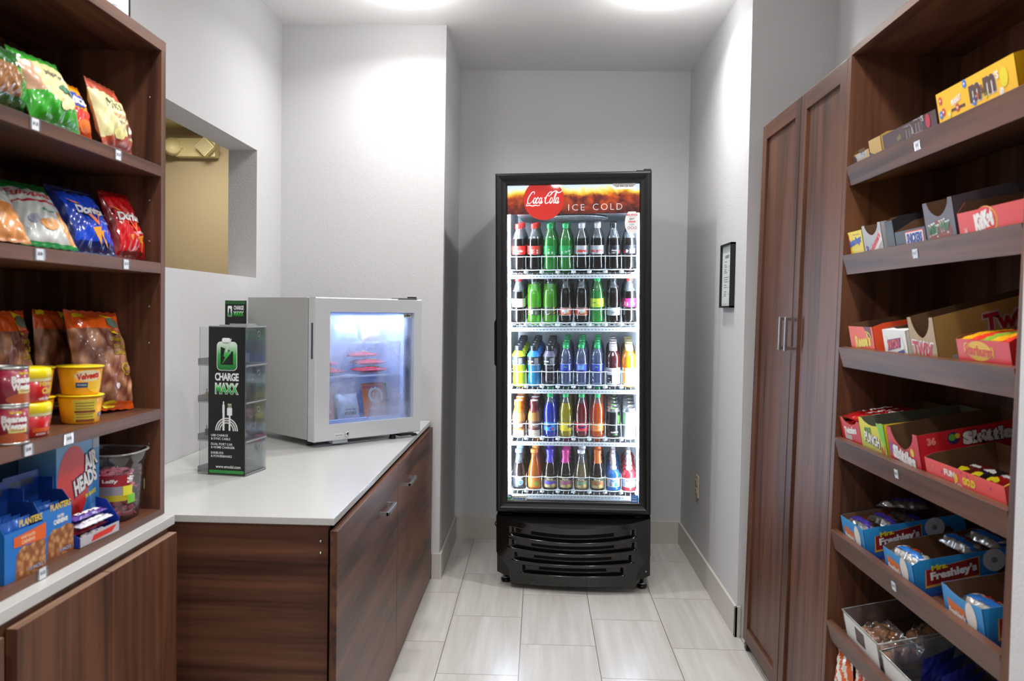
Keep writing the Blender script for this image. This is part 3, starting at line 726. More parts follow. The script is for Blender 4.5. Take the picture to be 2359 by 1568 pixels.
S('vanilla', cola, redp, C('e6d6bd', .4), lambda F: F.rect(.008, .005, .014, .026, C('f6f0e2')), .092, .134, 'red-capped cola bottle with cream label')
def a_mello(F): 
    F.rect(.004, .003, .018, .022, C('5b6350')); small_print(F, .005, .004, .011, .016, C('c9d0b8'), 4); F.rect(-.014, .006, -.006, .022, C('e9f0d8'))
    for k in range(4): F.poly([(-.034, .002+.011*k), (-.024, .008+.011*k), (-.024, .002+.011*k), (-.034, -.004+.011*k+.004)], YL)
def a_mello2(F): 
    F.stroke([(-.018, .030), (-.022, .012), (-.008, .004), (.0, .010)], .002, W_, 1, 5, False); F.rect(-.006, .006, .012, .034, C('6b6a3a'))
    for k in range(3): F.poly([(.020, .004+.013*k), (.030, .010+.013*k), (.030, .016+.013*k), (.020, .010+.013*k)], YL)
S('mello', mtn, blkcap, C('394232', .4), a_mello, .052, .090, 'lime green soda bottle with dark label and yellow marks', fill=.206, clr=plastic_top, r=.0338)
S('mello_b', mtn, blkcap, C('3d4630', .4), a_mello2, .052, .090, 'lime green soda bottle with olive label', fill=.206, clr=plastic_top, r=.0338)
def a_pibb(F): F.text('PIBB', 0, .021, .040, .018, W_, 1, .05, .15, .18); F.text('XTRA', .012, .012, .02, .006, YL, 2, .03, .2, .2); F.stroke([(-.022, .003), (0, .009), (.022, .004)], .003, C('f0cfa8'), 1); F.rect(-.034, .0355, .034, .038, C('e6d9c8')); F.rect(-.034, 0, .034, .002, C('e6d9c8'))
S('pibb', cola, blkcap, C('b5301c', .4), a_pibb, .050, .088, 'dark soda bottle with red slanted-letter label', fill=.185, r=.0338)
def a_lemon(F): F.text('Sprite', -.020, .020, .022, .009, C('2a8f4a'), 1, .03, .3, .2); F.ell(.012, .022, .010, .006, C('d9ef4a')); small_print(F, .0, .004, .016, .008, C('7aa52a'), 3)
S('lemonsoda', gspr, grncap, C('c3dc3a', .4), a_lemon, .092, .134, 'green soda bottle with yellow-green label', clr=gspr_t)
S('dietdr', cola, blkcap, C('a9b0b2', .35), lambda F: (small_print(F, -.012, .008, .018, .012, C('4a4648'), 3), F.rect(-.034, .034, .034, .038, C('dfe3e4')), F.stroke([(-.02, .006), (-.024, .03)], .002, C('7e3038'), 1, 3)), .050, .088, 'dark soda bottle with pale grey label', fill=.185, r=.0338)
S('cherry', cola, redp, C('a81d5c', .4), lambda F: (F.text('Coke', .018, .016, .022, .014, W_, 1, .03, .2), F.rect(-.026, .006, -.020, .026, C('e9d5de')), small_print(F, -.014, .006, .010, .018, C('e6c3d3'), 5)), .092, .134, 'red-capped cola bottle with magenta label')
# sports drinks
def power(key, liq, shoulder, label):
    P = [(.030, .001), (.0325, .006), (.0325, .05), (.0300, .062), (.0310, .075), (.0325, .105), (.0345, .116), (.0345, .150), (.0325, .157), (.0175, .178), (.0165, .186)]
    b = tall(liq, P); b2 = MB(); b2.lathe([(.0352, .152), (.0335, .158), (.0188, .1785)], shoulder, 24, cap=False)
    def art(F): 
        F.rect(.002, .006, .022, .034, C('9aa0a4')); small_print(F, .004, .008, .016, .022, C('3d4044'), 6); F.rect(-.034, .014, -.004, .020, C('cdd1d3')); F.poly([(-.030, .0), (-.012, .012), (-.03, .012)], shoulder); F.rect(-.034, .0, .034, .003, C('d0d4d6'))
    product(key, [('bottle_body', b), ('cap', cap(MB(), .0195, .181, .2045, blkcap)), ('label', band(.0350, .112, .152, C('24262b', .35), art)), ('shoulder_sleeve', b2)], label)
power('pow_y', liquid('d9ea2a', .75), C('d5e21c', .4), 'neon yellow sports drink bottle with black sleeve')
power('pow_b', liquid('2aa2d2', .72), C('2a86dd', .4), 'blue sports drink bottle with black sleeve')
power('pow_p', liquid('2b2138', .8), C('6a6378', .4), 'dark purple sports drink bottle with black sleeve')
def dasani(key, art, label):
    wtr = clear('bottled_water', 'b8c9ee', .4, .04, 'a9bff0', .22)
    P = [(.028, .002), (.0325, .008)]
    for k in range(6): P += [(.0325, .016+k*.012), (.0308, .021+k*.012)]
    P += [(.0325, .09), (.0325, .130), (.0300, .138), (.0318, .146), (.0255, .168), (.0155, .186, 'c'), (.013, .190, 'c'), (.013, .200, 'c')]
    product(key, [('bottle_body', tall(wtr, P)), ('cap', cap(MB(), .0152, .192, .210, grncap)), ('label', band(.0330, .072, .118, C('2637a2', .4), art))], label)
leaf = lambda F: F.poly([(-.016, .022), (-.010, .030), (-.008, .038), (-.004, .030), (.002, .034), (.002, .024)], C('66c24a'), 1)
def das_common(F): F.rect(-.034, .0, .034, .014, C('1c2a86')); F.rect(-.034, .043, .034, .046, C('8f9fd8'))
dasani('water', lambda F: (das_common(F), leaf(F), F.text('DASANI', .018, .026, .03, .008, W_, 1, .03, 0, PI/2)), 'clear water bottle with green cap and blue label')
dasani('water_b', lambda F: (das_common(F), F.rect(-.018, .016, .014, .040, C('6fa3d8')), small_print(F, -.016, .018, .026, .02, C('a9c9ea'), 5)), 'clear water bottle with pale blue label panel')
def vita(key, liq, art, label):
    P = [(.028, .001), (.0335, .005), (.0345, .05), (.0345, .104), (.0325, .110), (.0345, .118), (.0345, .140), (.030, .160), (.020, .172), (.0185, .180)]
    product(key, [('bottle_body', tall(liq, P)), ('cap', cap(MB(), .0195, .180, .200, C('d9cbd0', .35, 'plastic') if key == 'vit_r' else C('f0dfa8', .35, 'plastic'))), ('label', band(.0350, .016, .098, W_, art))], label)
vita('vit_r', liquid('6a1526', .8), lambda F: (F.rect(-.034, .006, -.004, .048, K_), F.text('XXX', -.020, .030, .014, .005, W_, 2), F.ell(-.012, .012, .004, .004, W_, 2), F.rect(-.034, .052, -.004, .076, C('e3cdd6')), F.rect(.010, .012, .026, .080, C('e9e6ea')), F.text('zero', -.018, .066, .016, .008, C('a03040'), 2)), 'dark red vitamin drink bottle with white and black label')
vita('vit_o', liquid('f6b112', .78), lambda F: (F.rect(-.034, .004, -.02, .08, C('e8a01c')), F.text('Lemon', -.004, .05, .036, .009, C('6b4a1a'), 1, .03, 0, PI/2), F.rect(.006, .030, .016, .048, K_), F.rect(.006, .010, .022, .024, C('f0b040'))), 'orange yellow vitamin drink bottle with white label')
# fourth shelf
def frap(key, top, label):
    P = [(.026, .001), (.0315, .006), (.0315, .085), (.0335, .098), (.0330, .112), (.026, .138), (.0205, .152), (.020, .16)]
    cof = mat('coffee_drink', 'a5713e', .15, coat=.5)
    c = MB(); cap(c, .0222, .162, .190, top); c.lathe([(.0222, .1865), (.020, .1907), (0, .1907)], W_, 20)
    nk = MB(); nk.lathe([(.0268, .136), (.0212, .152), (.0208, .164)], top, 20, cap=False)
    F = Face(nk, lambda u, v, l: ((.0285+EPS*l)*sin(u/.028), -(.0285+EPS*l)*cos(u/.028), .124+v)); F.poly([(-.012, .014), (0, -.004), (.012, .014)], top, 1)
    F.ell(.006, -.012, .004, .0022, C('3b2213'), 6)
    def art(F): F.rect(-.032, 0, .032, .036, C('d8c8ae')); F.rect(-.032, .034, .032, .042, top); F.text('Mocha', .006, .062, .034, .012, C('e8d9c4'), 1, .01, .35); F.text('LIGHT', .012, .052, .02, .004, W_, 1); small_print(F, -.02, .006, .03, .022, C('8a6a4a'), 5)
    product(key, [('bottle_body', tall(cof, P)), ('cap', c), ('neck_wrap', nk), ('label', band(.0322, .010, .088, C('6a4a3a', .35), art))], label)
frap('frap_o', C('d5701c', .3), 'coffee drink bottle with orange neck and white-topped cap')
frap('frap_b', C('5c1a1c', .3), 'coffee drink bottle with dark red neck and white-topped cap')
def fanta(key, liq, lm, art, label):
    P = [(.012, .004), (.026, .001), (.0335, .014), (.0345, .030), (.0325, .040), (.0325, .084), (.0345, .098), (.0335, .104), (.0345, .112), (.0335, .118), (.0345, .126), (.0335, .134), (.030, .154), (.0215, .180, 'c'), (.0145, .200, 'c'), (.0132, .208, 'c'), (.0132, .222, 'c')]
    b = MB(); b.lathe([(p[0], p[1], plastic_top if len(p) > 2 else liq) for p in P], liq, 25, mod=petal)
    product(key, [('bottle_body', b), ('cap', cap(MB(), .0148, .208, .230, grncap)), ('label', band(.0332, .042, .084, lm, art))], label)
navy = C('1e2468', .4)
fanta('fan_b', liquid('1f3fd0', .75), C('3f8fe8', .4), lambda F: (F.text('Fanta', -.010, .026, .036, .016, navy, 1, .06, .1, .12), F.ell(.016, .010, .0055, .007, R_), F.ell(.004, .008, .006, .005, C('3a3aa8'))), 'blue fruit soda bottle with green cap')
fanta('fan_y', liquid('d8c81a', .75), C('f5d400', .4), lambda F: (F.text('Fanta', .026, .022, .030, .016, navy, 1, .06, .1, .12), F.rect(-.012, .006, .008, .034, C('f7e25a')), small_print(F, -.010, .008, .014, .022, C('9a8a1a'), 6)), 'yellow pineapple soda bottle with green cap')
fanta('fan_r', liquid('8d0f20', .78), C('e03a44', .4), lambda F: (F.ell(.004, .022, .028, .018, C('f3e9ea')), F.ell(.004, .021, .025, .016, R_, 2), F.text('Fanta', .006, .021, .038, .017, navy, 3, .06, .1, .12), F.poly([(.012, .036), (.03, .042), (.026, .034)], C('5fa83a'), 3)), 'red strawberry soda bottle with green cap')
fanta('fan_o', liquid('f06a0c', .75), C('f58a2a', .4), lambda F: (F.rect(-.022, .004, .026, .038, C('f7a35a')), small_print(F, -.02, .012, .036, .02, C('c9560c'), 5), F.rect(.004, .006, .016, .010, W_)), 'orange soda bottle with green cap')
def can(key, body, art, label, tab):
    b = MB(); b.lathe([(.024, .002), (.029, .001), (.0325, .010), (.033, .014), (.033, .136), (.0325, .140)], body, 28)
    art(Face(b, lambda u, v, l: ((.033+EPS*l)*sin(u/.033), -(.033+EPS*l)*cos(u/.033), .012+v), .004))
    t = MB(); alu = mat('can_aluminium', 'c9ccce', .25, .9)
    t.lathe([(.0325, .140), (.0275, .153), (.0275, .157), (.0262, .157), (.0255, .153), (0, .153)], alu, 28, cap=False)
    t.build if 0 else None
    t.prism([(.010*cos(a), -.006+.012*sin(a)) for a in [2*PI*k/14 for k in range(14)]], .1535, .1548, tab)
    product(key, [('can_body', b), ('can_lid', t)], label, 'can')
neon = C('5fd43a', .4)
def a_mon(F):
    for k in range(3): F.stroke([(.030+.006*k, .112-.004*k), (.027+.006*k, .095), (.030+.006*k, .06+.006*k)], .004, neon, 1, 5)
    F.text('MONSTER', .010, .026, .040, .008, W_, 1, .05); small_print(F, -.034, .04, .010, .05, C('8f7a3a'), 8); F.text('ENERGY', .014, .014, .024, .004, neon, 1)
can('mon', mat('can_black', '121214', .3, .3), a_mon, 'black energy drink can with neon green marks', C('9fd24a', .3))
def a_mon2(F):
    small_print(F, -.012, .01, .014, .08, C('8f979c'), 14)
    for k in range(3): F.stroke([(.024+.006*k, .112-.004*k), (.021+.006*k, .095), (.024+.006*k, .06+.006*k)], .004, C('9aa2a8'), 1, 5)
can('mon_w', mat('can_white', 'ccd3d8', .3, .3), a_mon2, 'silver white energy drink can', C('6a6f74', .3))
# fifth shelf
def tea(key, liq, capm, bandm, art, label, neck=None, lm=None, clr=plastic_top):
    P = [(.028, .002), (.0335, .008), (.0340, .05), (.0335, .085), (.030, .110), (.0225, .140, 'c'), (.0165, .165, 'c'), (.0158, .190, 'c')]
    parts = [('bottle_body', tall(liq, P, clr)), ('cap', cap(MB(), .0185, .192, .208, capm)), ('label', band(.0346, .020, .078, lm or C('9a8a5a', .4), art))]
    if neck: nk = MB(); nk.lathe([(.0215, .145), (.0172, .165), (.0168, .184), (.0180, .190), (.0192, .193), (.0192, .2085)], neck, 20, cap=False); parts.append(('neck_wrap', nk))
    product(key, parts, label)
dk = mat('tea_drink', '1a0f0a', .08)
tdark = clear('dark_tea', '5a4a3a', .35, .05, '2a1c12', .55)
tea('sobe_d', dk, C('8fb6d8', .35, 'plastic'), None, lambda F: (F.ell(.006, .026, .017, .016, C('8fc0d8')), F.ell(.008, .024, .011, .010, C('2a5a7a'), 2), F.rect(-.02, .044, .02, .054, C('7f8894')), F.poly([(.0, .02), (.014, .03), (.016, .016)], C('d9b45a'), 3)), 'dark brewed drink bottle with pale blue cap', lm=C('22242a', .4))
tea('juice_o', liquid('d8781e', .8), C('e08a3a', .35, 'plastic'), None, lambda F: (F.ell(.012, .020, .014, .012, C('8fae3a')), F.rect(-.03, .036, .03, .052, C('c8742a'))), 'amber orange juice bottle with orange cap', lm=C('d07a2a', .4), clr=liquid('d8781e', .8))
def a_peak(cc):
    def g(F): F.rect(-.034, .038, .034, .052, C('2b2018')); F.text('PEAK', 0, .044, .034, .010, C('e9d9b4'), 2, .04); F.rect(-.034, .018, .034, .034, cc); F.ell(.016, .012, .009, .009, C('d9b46a'), 2); F.rect(-.024, .004, .0, .014, C('c9b58a'))
    return g
tea('peak_p', dk, C('4a3aa8', .3, 'plastic'), None, a_peak(C('5a4aa8')), 'dark tea bottle with purple wrapped neck', neck=C('5040b4', .3), clr=tdark)
tea('peak_k', dk, C('c83a8a', .3, 'plastic'), None, a_peak(C('a85a80')), 'dark tea bottle with pink wrapped neck', neck=C('d0408f', .3), clr=tdark)
tea('peak_w', clear('pale_tea', 'd9c9a0', .35, .05, 'b8a070', .5), C('e9edf2', .3, 'plastic'), None, a_peak(C('7f9a7a')), 'pale tea bottle with white cap', clr=plastic_top)
tea('peak_o', dk, C('c8642a', .3, 'plastic'), None, a_peak(C('a8663a')), 'dark tea bottle with orange wrapped neck', neck=C('c8642a', .3), clr=tdark)
def kid(key, liq, m, label):
    P = [(.028, .002), (.0335, .010), (.0335, .02), (.031, .03), (.031, .065), (.0345, .078), (.0335, .090), (.026, .105), (.013, .114)]
    c = MB(); c.lathe([(.0140, .110), (.0165, .113), (.0165, .124), (.0115, .130), (.0095, .136), (.0125, .142), (.0125, .158), (.0085, .166), (0, .167)], C('f4f2f4', .3, 'plastic'), 18)
    product(key, [('bottle_body', tall(liq, P)), ('spout_cap', c), ('label', band(.0325, .026, .070, C('dfe6f2', .4), lambda F: (F.text('FRUIT', 0, .034, .03, .010, m, 1, .06), F.rect(-.022, .006, -.008, .026, C('9aa4b8')), F.rect(.006, .005, .02, .026, m), F.rect(-.034, 0, .034, .003, m)))) ], label)
kid('kid_b', liquid('2a94e8', .75), C('2a8ad8', .4), 'small blue sports-cap drink bottle')
kid('kid_r', liquid('ee3340', .75), C('e8303c', .4), 'small red sports-cap drink bottle')

def instance(key, M, label, group):
    p = PR[key]
    if p['root'] is None:
        nm = 'drink_can' if p['cat'] == 'can' else {'water': 'water_bottle', 'water_b': 'water_bottle'}.get(key, 'soda_bottle' if key in SODAS else 'drink_bottle')
        r = empty(nm, M=M, label=label, cat=p['cat'], group=group); KIDS[r.name] = [mb.build(nn, r, fix=False) for nn, mb in p['parts']]
        p['root'] = r
    else: r = copy_tree(p['root'], M, label, group)
    return r
SODAS = 'coke coke_b sprite sprite_b diet diet_b zero zero_b vanilla mello mello_b pibb lemonsoda dietdr cherry fan_b fan_y fan_r fan_o'.split()
ROWS = [['coke', 'coke_b', 'sprite_b', 'sprite', 'diet', 'diet_b', 'zero', 'zero_b'],
        ['vanilla', 'mello', 'mello_b', 'pibb', 'pibb', 'lemonsoda', 'dietdr', 'cherry'],
        ['pow_y', 'pow_b', 'pow_p', 'water', 'water_b', 'water', 'vit_r', 'vit_o'],
        ['frap_o', 'frap_b', 'fan_b', 'fan_y', 'fan_r', 'fan_o', 'mon', 'mon_w'],
        ['sobe_d', 'juice_o', 'peak_p', 'peak_k', 'peak_w', 'peak_o', 'kid_b', 'kid_r']]
SN = ['top', 'second', 'third', 'fourth', 'bottom']; LN = ['first', 'second', 'third', 'fourth', 'fifth', 'sixth', 'seventh', 'eighth']
DN = ['frontmost', 'second from front', 'third from front', 'fourth from front', 'rearmost']
random.seed(11)
for i, row in enumerate(ROWS):
    for j, key in enumerate(row):
        for k in range(4 if i == 0 else 5):
            x = LANE[j]+random.uniform(-.0012, .0012); y = .153+.0735*k
            lab = '%s, %s, %s lane, %s cooler shelf' % (PR[key]['label'].replace(' bottle', '').replace(' and ', ', ').replace('with ', ''), DN[k], LN[j], SN[i])
            M = COOL @ tilt(SZ[i]) @ Matrix.Translation((x, y, SZ[i]-.0010)) @ Matrix.Rotation(random.uniform(-.15, .15) if k else random.uniform(-.05, .05), 4, 'Z')
            instance(key, M, lab, PR[key]['label']+'s in the cooler')

# ------------------------------------------------------------------ glass-door countertop freezer
FM = TR(-.868, 3.345, CT, math.radians(46.3))
fe = empty('countertop_freezer', M=FM, label='silver glass-door freezer standing on the white countertop', cat='freezer')
silv = mat('freezer_silver', 'd6d9dc', .42, .35); silv2 = mat('freezer_side', 'b9b9b6', .5, .35); inw = mat('freezer_liner', 'cfdcf2', .4)
ledb = mat('freezer_led', 'ffffff', .5, emit='d4e3ff', es=70)
FW, FH = .528, .566; ZB = .026
c = MB(); c.box((0, .058, ZB), (.012, .545, ZB+FH), silv2, bev=.003); c.box((FW-.012, .058, ZB), (FW, .545, ZB+FH), silv2, bev=.003)
c.box((.012, .058, ZB+FH-.012), (FW-.012, .545, ZB+FH), silv2); c.box((.012, .058, ZB), (FW-.012, .545, ZB+.012), silv2); c.box((.012, .533, ZB+.012), (FW-.012, .545, ZB+FH-.012), silv2)
c.build('cabinet', fe)
c = MB(); a0, a1, b0, b1 = .042, FW-.042, ZB+.045, ZB+FH-.045
c.box((.0125, .060, ZB+.0125), (a0, .47, ZB+FH-.0125), inw); c.box((a1, .060, ZB+.0125), (FW-.0125, .47, ZB+FH-.0125), inw)
c.box((a0, .060, ZB+.0125), (a1, .47, b0), inw); c.box((a0, .060, b1), (a1, .47, ZB+FH-.0125), inw); c.box((a0, .46, b0), (a1, .47, b1), inw); c.build('liner', fe)
MB().box((.10, .075, b1-.010), (.44, .10, b1-.0005), ledb).build('led_strip', fe)
for z in (.268, .408):
    s = MB(); s.box((a0+.001, .095, z-.004), (a1-.001, .10, z+.004), wirew)
    for k in range(30): s.box((a0+.004+k*.0147, .10, z-.002), (a0+.0065+k*.0147, .45, z+.001), wirew)
    s.build('wire_shelf', fe)
d = MB(); G = (.066, .486, .087, .536)
P4 = [(0, .050), (0, .004), (.004, 0), (.052, 0)]
def ring(t, y): return [(t, y, ZB-.003+t), (FW-t, y, ZB-.003+t), (FW-t, y, ZB+FH+.001-t), (t, y, ZB+FH+.001-t)]
rg = [ring(t, y) for t, y in P4[:3]]
inn = [(G[0], 0, G[2]), (G[1], 0, G[2]), (G[1], 0, G[3]), (G[0], 0, G[3])]
inn2 = [(a, .045, c) for a, b, c in inn]; bk = ring(0.0, .050)
rg += [inn, inn2, bk]
vs = [p for r in rg for p in r]; n = len(rg)
d.add(vs, [(i*4+k, i*4+(k+1) % 4, ((i+1) % n)*4+(k+1) % 4, ((i+1) % n)*4+k) for i in range(n) for k in range(4)], silv)
d.box((.004, .050, ZB+.004), (.030, .0575, ZB+FH-.004), rubber)
# pull on the left edge; a grey strip paints the shade of its recess
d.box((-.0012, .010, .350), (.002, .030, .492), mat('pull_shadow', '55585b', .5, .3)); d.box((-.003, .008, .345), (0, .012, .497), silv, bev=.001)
door2 = d.build('door', fe)
# glass with patches of frost
fg = clear('frosted_door_glass', 'eef4ff', .08, .05, 'e8f0ff', .2); N, L = nodes(fg)
n = N.new('ShaderNodeTexNoise'); n.inputs['Scale'].default_value = 5.5; n.inputs['Detail'].default_value = 4; tc = N.new('ShaderNodeTexCoord'); L.new(tc.outputs['Object'], n.inputs['Vector'])
sp = N.new('ShaderNodeSeparateXYZ'); L.new(tc.outputs['Object'], sp.inputs[0])
mr = N.new('ShaderNodeMapRange'); mr.inputs['From Min'].default_value = .42; mr.inputs['From Max'].default_value = .66; mr.inputs['To Min'].default_value = .02; mr.inputs['To Max'].default_value = .40
zz = N.new('ShaderNodeMath'); zz.operation = 'MULTIPLY_ADD'; zz.inputs[1].default_value = .32; L.new(sp.outputs[2], zz.inputs[0]); L.new(n.outputs['Fac'], zz.inputs[2])
L.new(zz.outputs[0], mr.inputs['Value'])
mixn = [x for x in N if x.type == 'MIX_SHADER' and abs(x.inputs[0].default_value-.2) < 1e-4][0]; L.new(mr.outputs[0], mixn.inputs[0])
MB().box((G[0]-.003, .018, G[2]-.003), (G[1]+.003, .023, G[3]+.003), fg).build('door_glass', door2)['label'] = 'frosted glass pane'
g = MB(); blu = mat('gasket_bluewhite', 'bcd0f4', .3)
g.box((G[0], .03, G[2]), (G[1], .044, G[2]+.014), blu, bev=.003); g.box((G[1]-.030, .032, G[2]), (G[1]-.022, .046, G[3]), blu); g.box((G[1]-.012, .028, G[2]), (G[1]-.006, .046, G[3]), mat('dark_trim', '4a5668', .3, .5)); g.box((G[0], .03, G[3]-.006), (G[1], .044, G[3]), blu); g.build('inner_frame', door2)
l = MB(); l.lathe([(.011, 0), (.011, .004), (.009, .006), (0, .006)], chrome, 20, TR(.151, 0, .044, 0, 0, PI/2)); l.box((.1495, -.0068, .039), (.1525, -.0058, .049), K_); l.build('lock', door2)
s = MB(); s.box((.090, -.001, .037), (.133, -.0002, .050), C('dcdcda')); F = front_face(s, 0, 0, -.001); F.rect(.094, .041, .129, .046, C('a6a6a3'), 1); s.build('model_sticker', door2)['label'] = 'small white label'
s = MB(); s.box((.442, .0165, .515), (.482, .0178, .533), C('dedfdb')); F = front_face(s, 0, 0, .0165); F.text('SUMMIT', .462, .523, .034, .008, K_, 1, .04); F.poly([(.456, .528), (.462, .532), (.468, .528)], K_); s.build('badge', door2)['label'] = 'white maker badge'
h = MB(); h.box((.40, .0, ZB+FH+.001), (.50, .05, ZB+FH+.006), steel); h.box((.47, .005, ZB+FH+.006), (.50, .03, ZB+FH+.012), K_); h.lathe([(.006, 0), (.006, .006), (0, .006)], chrome, 12, TR(.495, .012, ZB+FH+.006)); h.build('hinge', fe)
for x, y in ((.035, .09), (.40, .03), (.035, .50), (.49, .50)): MB().lathe([(.014, -.0002), (.016, .004), (.013, .008), (.013, ZB)], K_, 16, Matrix.Translation((x, y, .0005))).build('foot', fe)
h = MB(); h.box((.42, .0, .012), (.505, .05, .018), K_); h.box((.49, .005, .006), (.515, .02, .012), K_); h.build('lower_hinge', fe)
h = MB(); h.prism([(.09, .01), (.16, .01), (.155, .05), (.095, .05)], .010, .024, C('b9bdc4', .4)); h.build('drip_cup', fe)

# ---- pillow-shaped wrappers, used for frozen food, chips and cakes
def bag(w, h, t, mfn, nu=36, nv=44, waist=.05, seed=0, crimp=.05, wr=1., backm=None):
    rnd = random.Random(seed); ph = [rnd.uniform(0, 6.28) for _ in range(8)]
    def prof(u, v):
        a = max(0, 1-abs(2*u-1)**2.6)**.55; q = min(1, max(0, (v-crimp)/(1-2*crimp)))
        b = max(0, sin(PI*q))**.55*(1.12-.28*q)
        return a*b
    def wrk(u, v):
        e = 1-abs(2*v-1)
        return wr*(.0022*sin(9*u*PI+ph[0]+3*v)*(1-e)**2 + .0016*sin(14*v+ph[1]+5*u)*cos(11*u+ph[2]) + .0012*sin(23*u+17*v+ph[3]) + .0008*sin(41*u-29*v+ph[4]))
    def pt(u, v, s):
        q = sin(PI*v); x = (u-.5)*w*(1-waist*q) ; p = prof(u, v)
        y = s*(t*p + wrk(u, v)*min(1, 3*p))
        z = v*h - .004*sin(PI*u)*(1-q)*0 + .0012*sin(u*40)*(v < crimp or v > 1-crimp)
        return (x, y, z)
    mb = MB(); mb.grid(nu, nv, lambda u, v: pt(u, v, -1), mfn); mb.grid(nu, nv, lambda u, v: pt(u, v, .8), backm or mfn, flip=True)
    def pos(x, z, l):
        v = min(.999, max(.001, z/h)); u = min(.999, max(.001, x/(w*(1-waist*sin(PI*v)))+.5)); q = pt(u, v, -1)
        return (q[0], q[1]-.0006*l-.0008, q[2])
    return mb, Face(mb, pos, .009)
def foil(h, r=.22): return mat('foil_'+h, h, r, coat=.5)

# frozen food
def frozen(w, h, t, base, seed, art=None): 
    mb, F = bag(w, h, t, base, 20, 20, seed=seed)
    if art: art(F)
    return mb
redf, orf = foil('c9202c'), foil('e0701c')
def pack_art(F): F.ell(.015, .05, .022, .018, YL, 1); F.rect(-.05, .07, .05, .085, C('e8e6e4'), 1, 6); F.rect(-.03, .046, .01, .056, W_, 2)
FR = [('flat red frozen package, topmost of the right stack on the freezer middle shelf', (.36, .20, .268+.082, .1)), ('flat red frozen package, middle of the right stack in the freezer', (.37, .17, .268+.050, -.1)), ('flat red frozen package, lowest of the right stack in the freezer', (.365, .14, .268+.020, .05)),
      ('flat red frozen package, upper of the left pair in the freezer', (.138, .17, .268+.050, .12)), ('flat red frozen package, lower of the left pair in the freezer', (.138, .14, .268+.020, -.05))]
for i, (lb, (x, y, z, r)) in enumerate(FR):
    mb = frozen(.145, .11, .014, redf, i+40, pack_art)
    for q in range(len(mb.v)): vx, vy, vz = mb.v[q]; mb.v[q] = (vx, vz, -vy)     # lay the bag flat
    o = mb.build('frozen_package', fix=False); o.matrix_world = FM @ TR(x, y-.05+.01, z, r); props(o, lb, 'frozen food', 'flat frozen packages on the middle freezer shelf')
def dish_art(F): F.ell(0, .10, .042, .036, C('efe3d2'), 1); F.ell(0, .10, .030, .024, C('c98a4a'), 2); F.text('deep dish', .0, .042, .085, .018, W_, 3, .03); F.text('pizza', .03, .024, .03, .009, K_, 3, .03); F.rect(-.06, .130, .055, .142, C('b82a20'), 1, 8)
for i, (lb, x, y, rz, m_) in enumerate((('upright orange frozen pizza package at lower left of the freezer', .125, .15, -.05, orf), ('upright orange frozen pizza package with green edge at lower right of the freezer', .400, .15, .12, orf))):
    mb = frozen(.135, .155, .016, m_, i+60, dish_art)
    F = front_face(mb); mb.box((.062, -.006, .002), (.074, .006, .150), C('2f5a34', .4)); o = mb.build('frozen_pizza', fix=False); o.matrix_world = FM @ TR(x, y, b0+.005, rz, 0, -.18); props(o, lb, 'frozen food')
def sand(F): F.rect(-.034, .014, .030, .058, C('d6d9c4'), 1, 5); F.rect(-.030, .018, .026, .030, C('6a7a6a'), 2, 4); F.text('Sausage Gravy', -.002, .040, .05, .008, C('4a6a9a'), 2, .03)
mb = frozen(.115, .115, .03, foil('d9dde2', .3), 77, sand); o = mb.build('frozen_bag', fix=False); o.matrix_world = FM @ TR(.262, .155, b0+.008, 0, 0, -.25); props(o, 'pale rounded frozen bag with small green label at lower middle of the freezer', 'frozen food')
for i, (x, y, w, h, c_, lb) in enumerate(((.125, .2, .12, .10, 'dfe8f2', 'white frozen package at left of the top freezer shelf'), (.26, .17, .12, .075, '9fc4ea', 'pale blue frozen package at middle of the top freezer shelf'), (.39, .18, .11, .07, 'e3b2b4', 'pale pink frozen package at right of the top freezer shelf'))):
    mb = frozen(w, h, .024, foil(c_, .3), i+90); o = mb.build('frozen_bag', fix=False); o.matrix_world = FM @ TR(x, y, .4105, .1*i, 0, -.2); props(o, lb, 'frozen food')

